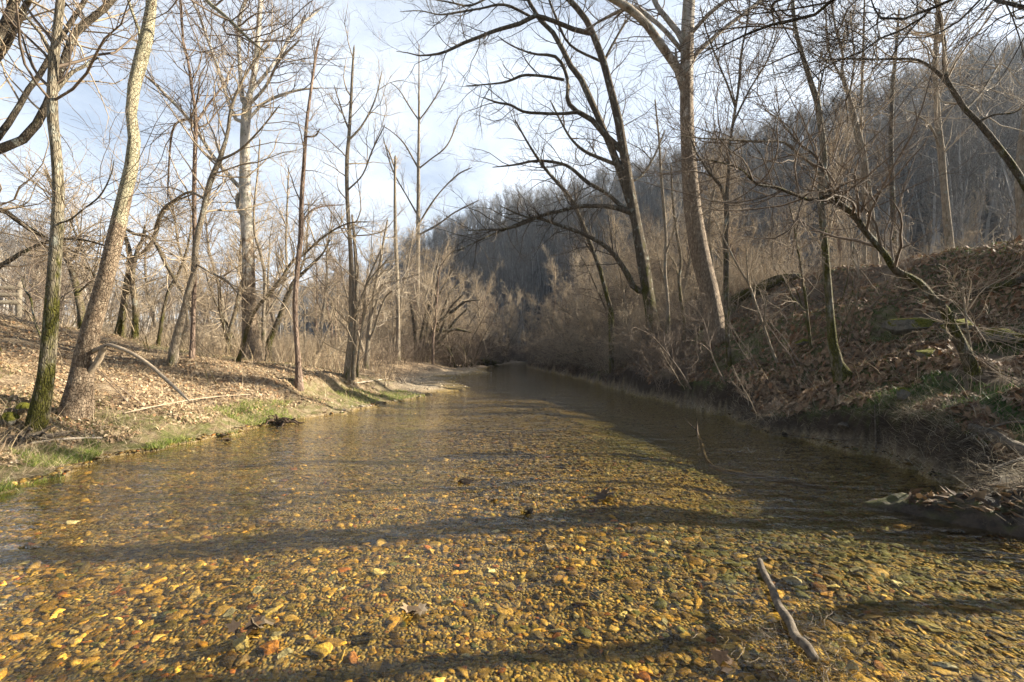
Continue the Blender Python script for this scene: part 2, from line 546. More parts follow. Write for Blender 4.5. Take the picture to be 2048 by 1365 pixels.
m, t = new_mat('ground_litter_and_gravel')
a = t.n('ShaderNodeAttribute', attribute_name='tint')
sp = t.n('ShaderNodeSeparateColor', i_0=a.outputs[0])
w = t.n('ShaderNodeAttribute', attribute_name='wet')
ws = t.n('ShaderNodeSeparateColor', i_0=w.outputs[0])
co = t.coord('Object')
v1 = t.n('ShaderNodeTexVoronoi', i_Vector=co, i_Scale=46.0)
v2 = t.n('ShaderNodeTexVoronoi', i_Vector=co, i_Scale=11.0)
big = t.noise(co, 0.7, 4)
fine = t.noise(co, 60.0, 4, 0.7)
v1s = t.n('ShaderNodeSeparateColor', i_0=v1.outputs['Color'])
v2s = t.n('ShaderNodeSeparateColor', i_0=v2.outputs['Color'])
gravel = t.ramp(v1s.outputs[0], [(0.0, (0.09, 0.065, 0.03)), (0.25, (0.23, 0.16, 0.055)), (0.55, (0.29, 0.215, 0.085)), (0.8, (0.36, 0.29, 0.14)), (0.93, (0.18, 0.085, 0.03)), (1.0, (0.17, 0.15, 0.11))])
drygr = t.ramp(v1s.outputs[1], [(0.0, (0.14, 0.11, 0.08)), (0.4, (0.36, 0.29, 0.2)), (0.8, (0.5, 0.43, 0.32)), (1.0, (0.24, 0.17, 0.12))])
gravel = t.mix(ws.outputs[0], drygr, gravel)
gravel = t.mix(t.map(v1.outputs['Distance'], 0.3, 0.8, 0.0, 0.5), gravel, (0.09, 0.065, 0.025))
gravel = t.mix(t.math('MULTIPLY', ws.outputs[1], 0.85), gravel, (0.022, 0.034, 0.006))
litter = t.ramp(v2s.outputs[0], [(0.0, (0.12, 0.08, 0.048)), (0.35, (0.26, 0.185, 0.115)), (0.7, (0.38, 0.29, 0.185)), (1.0, (0.48, 0.38, 0.26))])
litter = t.mix(t.map(fine, 0.3, 0.7, 0.0, 0.6), litter, (0.09, 0.058, 0.038))
litter = t.mix(t.map(big, 0.4, 0.65, 0.0, 0.35), litter, (0.30, 0.23, 0.14))
soil = (0.04, 0.029, 0.02)  # bare bank soil, its colour lowered further for the shade there
litter = t.mix(ws.outputs[2], litter, soil)
gr = t.ramp(fine, [(0.3, (0.045, 0.06, 0.015)), (0.7, (0.17, 0.19, 0.05))])
litter = t.mix(t.map(t.n('ShaderNodeSeparateXYZ', i_0=co).outputs[0], 1.0, 2.0, 0.0, 0.55), litter, (0.05, 0.036, 0.025))  # right bank litter darkened, its shade painted into the ground colour
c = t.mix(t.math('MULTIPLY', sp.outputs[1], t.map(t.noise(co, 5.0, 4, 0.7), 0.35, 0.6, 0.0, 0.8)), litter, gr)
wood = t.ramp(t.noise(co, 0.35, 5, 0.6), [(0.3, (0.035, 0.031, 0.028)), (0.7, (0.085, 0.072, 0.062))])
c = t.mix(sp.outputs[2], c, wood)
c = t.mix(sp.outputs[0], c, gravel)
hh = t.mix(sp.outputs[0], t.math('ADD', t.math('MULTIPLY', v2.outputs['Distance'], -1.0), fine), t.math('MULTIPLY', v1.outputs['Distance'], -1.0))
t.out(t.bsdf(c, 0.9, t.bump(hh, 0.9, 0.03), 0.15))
ground.data.materials.append(m)

# ------------------------------------------------------------------ water
wy = np.concatenate([np.linspace(-11, 30, 206), np.linspace(30.4, 110, 120)])
uu = np.linspace(0, 1, 60)
WL, WR = xl(wy) - 0.6, xr(wy) + 0.5
WX = WL[:, None] + (WR - WL)[:, None] * uu[None]
WY = np.repeat(wy[:, None], 60, 1)
ii = np.arange(len(wy) - 1)[:, None] * 60 + np.arange(59)[None]
wq = np.stack([ii, ii + 1, ii + 61, ii + 60], -1).reshape(-1, 4)
water = mesh_np('water', np.stack([WX.ravel(), WY.ravel(), np.zeros(WX.size)], -1), wq, None)
tag(water, kind='structure')
m, t = new_mat('stream_water')
rip = t.noise(t.coord('Object', (3.2, 7.5, 1)), 1.0, 4, 0.6, dist=0.8)
rip2 = t.noise(t.coord('Object', (0.7, 1.5, 1)), 1.0, 3, 0.5)
hgt = t.math('ADD', t.math('MULTIPLY', rip, 0.5), rip2)
nb = t.bump(hgt, 0.56, 0.07)
geo = t.n('ShaderNodeNewGeometry')
dt = t.n('ShaderNodeVectorMath', operation='DOT_PRODUCT', i_0=geo.outputs['Incoming'], i_1=nb)
om = t.math('SUBTRACT', 1.0, t.math('ABSOLUTE', dt.outputs['Value']), True)
fr = t.math('ADD', t.math('MULTIPLY', t.math('POWER', om, 5.0), 0.98), 0.02, True)
gl = t.n('ShaderNodeBsdfGlossy', i_Color=(1, 1, 1, 1), i_Roughness=0.06, i_Normal=nb)
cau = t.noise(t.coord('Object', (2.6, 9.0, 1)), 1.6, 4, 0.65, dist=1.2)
tcol = t.ramp(cau, [(0.30, (0.44, 0.41, 0.28)), (0.48, (0.80, 0.75, 0.54)), (0.62, (0.97, 0.92, 0.70))])  # streaky caustic light painted into the amber water tint
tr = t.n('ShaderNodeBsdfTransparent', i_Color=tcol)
t.out(t.n('ShaderNodeMixShader', i_0=fr, i_1=tr.outputs[0], i_2=gl.outputs[0]).outputs[0])
water.data.materials.append(m)

# ------------------------------------------------------------------ light
SUN_AZ, SUN_EL = 79.0, 27.0      # degrees clockwise from the view direction, above the horizon
sd = bpy.data.lights.new('sun', 'SUN')
sd.energy = 5.0
sd.angle = R(0.5)
sd.color = (1.0, 0.90, 0.73)
sun = bpy.data.objects.new('sun', sd)
COL.objects.link(sun)
sv = Vector((math.sin(R(SUN_AZ)) * math.cos(R(SUN_EL)), math.cos(R(SUN_AZ)) * math.cos(R(SUN_EL)), math.sin(R(SUN_EL))))
sun.rotation_euler = sv.to_track_quat('Z', 'Y').to_euler()

world = bpy.data.worlds.new('World')
scene.world = world
world.use_nodes = True
nt = world.node_tree
for n in list(nt.nodes):
    nt.nodes.remove(n)
t = NT(nt)
sky = t.n('ShaderNodeTexSky', sky_type='NISHITA', sun_disc=False, sun_elevation=R(SUN_EL), sun_rotation=R(SUN_AZ), air_density=1.0, dust_density=1.2, ozone_density=1.2)
tc = t.n('ShaderNodeTexCoord')
mp = t.n('ShaderNodeMapping', i_Vector=tc.outputs['Generated'], i_Scale=(1.2, 1.2, 3.2), i_Rotation=(0.0, 0.25, 0.5))
cn = t.noise(mp.outputs[0], 1.7, 7, 0.58, dist=0.5)
cl = t.map(cn, 0.30, 0.62, 0.30, 0.92)
upz = t.n('ShaderNodeSeparateXYZ', i_0=tc.outputs['Generated'])
thin = t.map(upz.outputs[2], 0.52, 0.78, 1.0, 0.12)
front = t.map(upz.outputs[1], -0.35, 0.35, 0.12, 1.0)
thin = t.math('MULTIPLY', thin, front)
mixed = t.mix(t.math('MULTIPLY', cl, thin), sky.outputs[0], (6.9, 7.5, 8.3))
bg = t.n('ShaderNodeBackground', i_Color=mixed, i_Strength=0.05)
t.n('ShaderNodeOutputWorld', i_Surface=bg.outputs[0])
scene.view_settings.view_transform = 'Standard'
scene.view_settings.look = 'None'
scene.view_settings.exposure = 1.82
scene.view_settings.gamma = 1.0
# ------------------------------------------------------------------ hand-traced trees
SEED = [100]


def px_line(pts, Y, drift=0.0, ext=True):
    """photo polyline [(px, py, width_px)] standing at distance Y -> world points and radii"""
    n = len(pts)
    P, r = [], []
    for i, (x, y, w) in enumerate(pts):
        yy = Y + drift * (i / max(n - 1, 1)) ** 1.3
        P.append(at(x, y, yy))
        r.append(w * 0.5 * yy / F / math.sqrt(1 + ((x - CX) / F) ** 2))
    if ext and pts[-1][1] < 6 and n > 1:        # goes on above the frame
        d = unit(P[-1] - P[-2])
        for q in (1.0, 2.2):
            P.append(P[-1] + d * q + np.array([0, 0, 0.25 * q]))
            r.append(r[-1] * 0.55)
    return np.array(P), np.array(r)


def smooth_line(P, r, K):
    q = catmull(np.column_stack([P, r]), K)
    return q[:, :3], np.maximum(q[:, 3], 0.002)


def hero(name, label, cat, trunk, limbs=(), bark_m='grey_bark', twig_m='twig_brown', Y=None, sink=0.35, drift=0.0, broken=False,
         n1=40, n2=5, n3=4, L1=(0.5, 1.8), L2=(0.25, 0.9), L3=(0.12, 0.45), t0=0.35, up=(0, 0, 0.07), side=None, flare=0.35, lobes=0.05,
         ldrift=None, bare=(), group=None, ang=(30, 75), limb_label=None, tip=0.0017, curl=0.2, stems=(), limb_mat=None):
    SEED[0] += 17
    sd = SEED[0]
    g = np.random.default_rng(sd)
    if Y is None:
        b = ground_px(trunk[0][0], trunk[0][1])
        Y = b[1]
    P, r = px_line(trunk, Y, drift)
    base = P[0].copy()
    gap = base[2] - float(height(base[0], base[1]))
    d = unit(P[0] - P[1]) if gap < 0.4 else np.array([0, 0, -1.0])
    sink = max(sink, gap + 0.25)
    P = np.vstack([P[0] + d * sink, P])
    r = np.concatenate([[r[0] * 1.1], r])
    ex = P[:, 2] - base[2]
    K = 34
    Ps, rs = smooth_line(P, r, K)
    hgt = np.linalg.norm(Ps - base, axis=1)
    rs = rs * (1 + flare * np.exp(-np.maximum(hgt, 0) / 0.28))
    if broken:
        Ps = np.vstack([Ps, Ps[-1] + (Ps[-1] - Ps[-2]) * 0.4])
        rs = np.concatenate([rs, [rs[-1] * 0.1]])
    root = empty(name, base, label, cat, group)
    big = r[1] > 0.06
    V, Q = tubes(Ps[None] - base, rs[None], 14 if big else 8, lobes, sd)
    parts = [(V, Q)]
    srcP, srcR = [], []
    for st in stems:
        p_, r_ = px_line(st, Y + g.uniform(-.15, .15), g.uniform(-.4, .4))
        p_ = np.vstack([p_[0] + np.array([0, 0, -1.0]) * sink, p_])
        r_ = np.concatenate([[r_[0]], r_])
        p_, r_ = smooth_line(p_, r_, 26)
        parts.append(tubes(p_[None] - base, r_[None], 8, lobes, sd))
        a_, b_ = resample(p_, r_, 14)
        srcP.append(a_)
        srcR.append(b_)
    V, Q = join(parts)
    mesh_np('trunk', V, Q, M[bark_m], parent=root)
    k0 = int(K * t0)
    a_, b_ = resample(Ps[k0:], rs[k0:], 14)
    srcP.append(a_)
    srcR.append(b_)
    for j, lb in enumerate(limbs):
        dr = ldrift[j] if ldrift is not None else g.choice([-1, 1]) * g.uniform(0.2, 1.3)
        pl, rl = px_line(lb, Y, dr)
        # start on the trunk itself
        k = np.argmin(np.linalg.norm(Ps[:, [0, 2]] - pl[0][[0, 2]], axis=1))
        if np.linalg.norm(Ps[k] - pl[0]) < 1.2 and len(lb) > 2:
            pl[0] = Ps[k]
        pl, rl = smooth_line(pl, rl, 22)
        rl[-3:] = np.minimum(rl[-3:], [rl[-3], rl[-3] * 0.8, rl[-3] * 0.4])
        V, Q = tubes(pl[None] - base, rl[None], 9, lobes, sd + j)
        mesh_np('limb', V, Q, M['snapped_wood' if j in bare else bark_m], parent=root)
        if j in bare:
            continue
        a_, b_ = resample(pl, rl, 14)
        a_, b_ = resample(a_[1:], b_[1:], 14)
        srcP.append(a_)
        srcR.append(b_)
    n1 = int(n1 * 1.35)
    L1, L2, L3 = [(a_ * 1.0, b_ * q_) for (a_, b_), q_ in ((L1, 1.6), (L2, 1.5), (L3, 1.3))]
    if n1:
        SP, SR = np.stack(srcP), np.stack(srcR)
        A, Ar = spawn(SP, SR, n1, 0.12, 1.0, L1, ang, 8, curl, up, cap=0.022, tip=tip * 1.3, seed=sd + 1, side=side, short=0.35)
        parts = [tubes(A, Ar, 4)]
        if n2:
            B, Br = spawn(A, Ar, n1 * n2, 0.15, 1.0, L2, (25, 65), 6, curl * 1.1, up, cap=0.009, tip=tip * 1.1, seed=sd + 2, side=side)
            parts.append(tubes(B, Br, 3))
            if n3:
                C_, Cr = spawn(B, Br, n1 * n2 * n3, 0.15, 1.0, L3, (20, 60), 4, curl * 1.2, up, cap=0.005, tip=tip, seed=sd + 3, side=side)
                parts.append(tubes(C_, Cr, 3))
        V, Q = join(parts)
        mesh_np('branches', V - base, Q, M[twig_m], parent=root)
    return root


# ---- left bank
hero('tree', 'grey mossy straight trunk at far left, beside the driftwood on the bank edge', 'tree',
     [(72, 862, 46), (82, 810, 42), (92, 755, 36), (99, 680, 33), (106, 580, 31), (111, 500, 29), (117, 400, 27), (113, 310, 23), (105, 230, 24), (106, 150, 23), (113, 80, 22), (120, 10, 20), (126, -60, 17), (132, -200, 12)],
     [[(112, 160, 13), (97, 90, 10), (70, 55, 8), (45, 25, 7), (18, -10, 6)],
      [(118, 168, 12), (142, 148, 8), (166, 134, 8), (190, 118, 7), (197, 117, 5), (209, 122, 3)],
      [(85, 690, 8), (70, 645, 5), (62, 600, 5), (50, 580, 4), (43, 555, 3)],
      [(118, 450, 6), (140, 440, 5), (165, 420, 4), (200, 392, 4), (222, 350, 3), (228, 320, 2)]],
     'grey_bark', 'twig_brown', n1=52, t0=0.3, L1=(0.5, 1.9), flare=0.15)
tag(hero('sycamore', 'curving pale sycamore with flaking bark and a snapped branch on the left bank', 'tree',
     [(150, 830, 62), (160, 770, 52), (174, 693, 46), (192, 625, 41), (208, 572, 38), (222, 515, 36), (232, 470, 35), (248, 400, 31), (260, 344, 30), (271, 300, 30), (265, 265, 27), (262, 235, 25), (264, 200, 26), (270, 165, 28), (280, 128, 29), (288, 100, 29), (296, 65, 26), (302, 30, 21), (303, 0, 22), (306, -60, 21), (320, -220, 15), (330, -380, 9)],
     [[(286, 95, 11), (280, 70, 7), (270, 40, 7), (258, 5, 7), (250, -30, 6)],
      [(320, -260, 10), (365, -80, 9), (408, -5, 9), (445, 28, 8), (472, 53, 8), (500, 80, 6), (526, 101, 4)],
      [(186, 745, 15), (195, 724, 15), (206, 700, 14), (210, 693, 13)],
      [(206, 697, 13), (213, 692, 12), (228, 693, 10), (262, 706, 9), (300, 731, 9), (335, 762, 8), (360, 785, 7), (379, 803, 6)]],
     'sycamore_near', 'twig_brown', n1=26, n2=4, t0=0.72, ldrift=[0.3, -1.2, -0.1, -0.25], bare=(2, 3), flare=0.22, lobes=0.06), None)
# leaning multi-limbed tree rooted left of the frame
hero('leaning_tree', 'big dark limbs sweeping in from the left edge behind the grey mossy trunk', 'tree',
     [(-190, 760, 60), (-175, 640, 52), (-150, 520, 48), (-110, 400, 42), (-70, 250, 36), (-35, 150, 32), (-5, 85, 27), (18, 35, 24), (35, -10, 22), (50, -90, 16)],
     [[(-75, 330, 26), (-30, 312, 25), (5, 297, 24), (40, 284, 21), (70, 254, 20), (95, 208, 19), (122, 140, 18), (135, 105, 18), (150, 66, 17), (180, 40, 15), (214, 12, 15), (232, -8, 14)],
      [(-70, 330, 18), (-20, 290, 18), (5, 262, 17), (28, 232, 15), (57, 180, 14), (80, 150, 14), (105, 105, 13), (140, 48, 12), (165, 10, 11), (175, -10, 11)],
      [(-60, 200, 20), (-25, 140, 19), (5, 105, 18), (28, 60, 17), (55, 5, 15), (62, -10, 14)],
      [(-140, 470, 20), (-70, 420, 17), (0, 420, 14), (34, 441, 13), (65, 462, 13), (96, 476, 10)],
      [(-140, 560, 16), (-40, 545, 15), (0, 533, 14), (35, 511, 12), (60, 498, 9), (92, 484, 8), (150, 478, 6), (210, 492, 4), (260, 520, 3)]],
     'dark_bark', 'twig_tan', Y=9.0, n1=110, n2=5, n3=4, t0=0.3, L1=(0.6, 2.3), ldrift=[0.8, 1.5, -0.8, 0.5, 0.7], flare=0.1)
hero('tree', 'mossy bent trunk half hidden behind the curving sycamore', 'tree',
     [(166, 660, 17), (160, 610, 16), (149, 560, 15), (139, 530, 14), (129, 508, 13), (126, 485, 11), (118, 440, 9), (112, 400, 7), (90, 340, 5)],
     [[(139, 530, 9), (150, 512, 8), (158, 490, 7), (150, 465, 5), (140, 440, 4)], [(196, 580, 4), (188, 555, 6), (178, 540, 5), (165, 528, 3)]],
     'moss_tan_bark', 'twig_tan', Y=12.5, n1=45, n2=5, n3=3, t0=0.4)
hero('tree', 'twin mossy trunks crossing just right of the curving sycamore', 'tree',
     [(241, 662, 18), (246, 620, 16), (252, 580, 15), (260, 530, 14), (258, 498, 11), (250, 470, 9), (246, 440, 7), (255, 380, 5), (262, 330, 4)],
     [[(262, 522, 11), (284, 508, 10), (304, 486, 10), (314, 458, 9), (322, 432, 8), (345, 408, 6), (362, 398, 5), (395, 385, 3)],
      [(250, 455, 8), (268, 468, 7), (292, 472, 8), (312, 488, 9), (334, 532, 9), (350, 560, 8), (364, 585, 7)]],
     'moss_tan_bark', 'twig_tan', Y=14.5, n1=55, n2=5, n3=3, t0=0.45, ldrift=[0.3, -0.6],
     stems=[[(270, 664, 15), (271, 620, 14), (266, 580, 12), (265, 548, 11), (275, 500, 9), (284, 480, 6), (290, 450, 4)]])
hero('sapling', 'thin mossy sapling in front of the dry brush left of the forked grey tree', 'tree',
     [(318, 683, 8), (325, 635, 8), (336, 585, 7), (348, 562, 7), (357, 548, 6), (372, 505, 5), (380, 470, 4), (383, 430, 2)], [],
     'moss_tan_bark', 'twig_tan', Y=15, n1=20, n2=4, n3=3, L1=(.3, 1.2), t0=0.4)
hero('tree', 'pale leaning tree that forks high above the middle of the left bank', 'tree',
     [(345, 728, 19), (349, 695, 17), (358, 655, 15), (369, 618, 14), (377, 580, 13), (388, 548, 13), (390, 505, 14), (397, 462, 14), (405, 430, 13), (412, 400, 13), (421, 362, 12), (438, 324, 12), (447, 295, 9), (455, 268, 7), (462, 220, 7), (475, 182, 6), (505, 128, 5), (540, 90, 4)],
     [[(438, 322, 8), (445, 318, 6), (480, 300, 5), (520, 260, 4), (560, 210, 3)], [(412, 400, 7), (380, 385, 6), (350, 400, 6), (325, 420, 6), (308, 460, 5)],
      [(392, 525, 5), (420, 545, 5), (450, 560, 5), (470, 580, 4), (484, 595, 3)]],
     'tan_bark', 'twig_tan', n1=55, t0=0.4, up=(0, 0, 0.1))
hero('tree', 'straight slim grey tree beside the leaning fork on the left bank', 'tree',
     [(384, 718, 11), (386, 660, 10), (388, 590, 10), (390, 500, 10), (388, 400, 10), (390, 300, 9), (392, 255, 9), (391, 225, 7), (384, 180, 7), (376, 120, 6), (366, 80, 5), (361, 20, 4), (358, -20, 3)],
     [[(392, 252, 7), (402, 232, 6), (418, 208, 5), (450, 165, 4), (470, 120, 3)], [(390, 258, 6), (365, 240, 5), (345, 262, 5), (338, 330, 4), (335, 400, 3)]],
     'brown_bark', 'twig_brown', n1=50, t0=0.35, up=(0, 0, 0.1))
hero('sycamore', 'tall white sycamore with a brown lower trunk, largest tree of the left bank', 'tree',
     [(504, 700, 40), (500, 660, 33), (498, 610, 31), (497, 560, 29), (497, 520, 27), (494, 460, 26), (490, 400, 26), (490, 340, 22), (490, 280, 20), (491, 250, 20), (494, 215, 20), (498, 195, 12), (504, 170, 12), (511, 131, 12), (516, 70, 11), (520, 15, 10), (523, -20, 9), (530, -120, 6)],
     [[(491, 225, 13), (486, 206, 11), (480, 140, 9), (477, 70, 9), (482, 25, 8), (496, -10, 7)],
      [(484, 256, 11), (478, 246, 10), (462, 220, 8), (446, 168, 8), (431, 122, 7), (412, 70, 7), (398, 30, 6), (380, -10, 5)],
      [(484, 384, 11), (478, 374, 10), (455, 348, 9), (432, 322, 9), (400, 272, 8), (370, 230, 8), (336, 195, 7), (308, 166, 7), (288, 150, 5), (262, 118, 4)],
      [(490, 262, 9), (505, 230, 7), (530, 205, 6), (565, 190, 6), (600, 180, 5), (645, 176, 3)],
      [(500, 180, 8), (530, 150, 7), (560, 110, 6), (590, 60, 5), (640, 20, 4)], [(503, 215, 7), (530, 175, 6), (560, 120, 5), (600, 80, 4)],
      [(486, 440, 12), (478, 420, 9), (474, 400, 8), (476, 385, 7)]],
     'sycamore_white', 'twig_brown', n1=150, n2=6, n3=4, t0=0.45, L1=(0.8, 2.6), L2=(.4, 1.2), ldrift=[0.5, -0.8, -1.5, 1.2, 1.8, -1.3, -0.2], up=(0, 0, 0.06), flare=0.3, Y=17)
hero('tree', 'thin mossy stem leaning right across the foot of the white sycamore', 'tree',
     [(476, 724, 9), (484, 700, 9), (493, 665, 9), (503, 634, 9), (517, 612, 8), (545, 580, 8), (566, 553, 7), (585, 523, 6), (604, 512, 5), (640, 480, 5), (668, 460, 4), (700, 446, 3), (735, 444, 2)], [],
     'moss_tan_bark', 'twig_tan', n1=28, n2=5, n3=3, t0=0.35, L1=(.4, 1.4))
hero('tree', 'mossy trunk leaning right just left of the dead brown stem', 'tree',
     [(538, 690, 12), (549, 660, 12), (561, 630, 11), (575, 592, 10), (590, 562, 9), (607, 545, 7), (625, 528, 6), (645, 508, 4), (660, 480, 3)],
     [[(590, 562, 6), (605, 530, 5), (612, 500, 4), (616, 440, 3), (618, 400, 2)]],
     'moss_tan_bark', 'twig_tan', Y=17.5, n1=32, t0=0.45)
hero('tree', 'narrow upright tree between the white sycamore and the dead brown stem', 'tree',
     [(527, 672, 9), (528, 620, 8), (530, 560, 8), (522, 510, 7), (510, 470, 6), (508, 420, 5), (515, 350, 4), (520, 280, 3)],
     [[(570, 640, 4), (570, 560, 5), (572, 480, 5), (575, 400, 4), (578, 330, 3)]], 'tan_bark', 'twig_tan', Y=19, n1=40, t0=0.3)
hero('dead_stem', 'smooth brown dead stem with a snapped top standing on the scarp', 'dead tree',
     [(598, 770, 15), (597, 730, 12), (594, 690, 11), (591, 645, 11), (590, 600, 11), (593, 560, 10), (596, 520, 10), (601, 480, 10), (602, 440, 9), (604, 390, 9), (608, 330, 8), (613, 250, 7), (622, 180, 6), (632, 110, 5), (638, 82, 4)],
     [[(621, 280, 4), (630, 272, 4), (640, 258, 2)], [(602, 440, 4), (625, 420, 4), (655, 412, 3), (690, 410, 2)]],
     'brown_bark', 'twig_brown', broken=True, n1=14, n2=3, n3=0, t0=0.4, L1=(.2, .9))
hero('tree', 'pale clump of tall thin stems with one snapped top, mid left of the creek', 'tree',
     [(694, 752, 12), (699, 700, 11), (702, 640, 11), (703, 560, 10), (701, 500, 9), (697, 440, 9), (694, 380, 8), (694, 320, 8), (698, 270, 7), (702, 200, 6), (705, 140, 5), (708, 97, 4)],
     [[(700, 260, 4), (690, 240, 4), (680, 210, 3), (668, 170, 2)], [(702, 280, 5), (725, 250, 4), (750, 200, 3), (765, 140, 2)], [(700, 390, 4), (725, 350, 3), (745, 300, 3), (770, 250, 2)]],
     'tan_bark', 'twig_tan', broken=True, n1=46, t0=0.3, up=(0, 0, 0.12),
     stems=[[(707, 735, 9), (710, 680, 9), (713, 610, 8), (712, 540, 8), (708, 470, 6), (704, 430, 4)], [(715, 730, 5), (722, 670, 4), (728, 620, 5), (730, 580, 5), (740, 550, 4), (762, 500, 3)],
            [(690, 748, 6), (697, 690, 6), (704, 640, 5), (722, 598, 5), (740, 560, 4), (775, 520, 3)]])
hero('tree', 'bushy slanting tree just right of the pale stem clump', 'tree',
     [(731, 738, 12), (735, 700, 10), (738, 660, 9), (745, 610, 8), (752, 565, 7), (760, 530, 6), (766, 490, 5), (775, 440, 3)],
     [[(738, 690, 6), (748, 660, 5), (760, 620, 5), (775, 590, 4), (800, 575, 3)], [(742, 640, 5), (755, 600, 4), (765, 570, 4), (800, 560, 3), (840, 548, 2)]],
     'tan_bark', 'twig_pale', n1=44, n2=6, n3=4, t0=0.3)
hero('dead_stem', 'thin broken-topped trunk between the pale stem clump and the feathery poplar', 'dead tree',
     [(795, 722, 10), (796, 660, 9), (795, 590, 9), (793, 520, 8), (791, 470, 7), (790, 400, 6), (790, 345, 5), (791, 315, 5)],
     [[(790, 340, 3), (780, 310, 3), (768, 285, 2)]], 'tan_bark', 'twig_tan', broken=True, n1=20, n2=4, n3=3, t0=0.35)
hero('tree', 'slender feathery tree with upswept branches standing alone against the sky', 'tree',
     [(829, 716, 12), (832, 660, 10), (835, 600, 9), (836, 520, 8), (836, 450, 8), (837, 380, 7), (837, 320, 6), (838, 240, 5), (838, 160, 3), (838, 90, 2)],
     [[(836, 450, 4), (855, 420, 4), (880, 385, 3), (915, 350, 3), (945, 335, 2)], [(836, 440, 4), (815, 395, 3), (785, 340, 3), (765, 270, 2)], [(837, 340, 4), (860, 320, 3), (895, 290, 3), (920, 230, 2)],
      [(837, 330, 4), (810, 290, 3), (785, 265, 2), (762, 250, 2)], [(838, 250, 3), (820, 215, 3), (798, 180, 2), (780, 165, 1.5)], [(838, 245, 3), (858, 215, 3), (880, 180, 2), (895, 150, 1.5)],
      [(832, 640, 4), (850, 600, 4), (862, 560, 4), (868, 530, 3), (875, 500, 2)], [(836, 470, 4), (875, 450, 4), (910, 425, 3), (960, 400, 2)]],
     'tan_bark', 'twig_brown', n1=95, n2=5, n3=4, t0=0.35, up=(0, 0, 0.1), ang=(25, 55), L1=(0.5, 2.2))
hero('arching_tree', 'dark mossy cluster of stems arching over the far bend of the creek', 'tree',
     [(842, 712, 10), (852, 692, 9), (864, 668, 8), (878, 645, 7), (892, 632, 6), (912, 618, 6), (930, 604, 4), (960, 600, 2)],
     [[(880, 668, 8), (893, 662, 7), (910, 659, 6), (928, 662, 5), (946, 666, 3)], [(862, 668, 8), (870, 640, 7), (874, 610, 6), (872, 580, 5), (880, 545, 3)],
      [(880, 645, 6), (895, 600, 5), (905, 580, 4), (930, 560, 3)]],
     'moss_bark', 'twig_tan', n1=70, n2=6, n3=4, t0=0.3, L1=(0.8, 2.8), Y=37, ldrift=[0.5, -1, 1.5],
     stems=[[(850, 712, 8), (864, 690, 8), (880, 668, 7), (890, 640, 6), (902, 615, 5), (925, 590, 3)], [(838, 712, 8), (842, 680, 8), (850, 640, 7), (860, 600, 6), (868, 560, 4), (880, 510, 3)], [(856, 712, 7), (874, 690, 7), (893, 668, 6), (912, 640, 5), (935, 618, 3)], [(846, 710, 7), (852, 670, 6), (862, 625, 5), (884, 580, 4), (905, 540, 3)], [(832, 712, 6), (830, 680, 6), (826, 640, 5), (818, 590, 4)]])

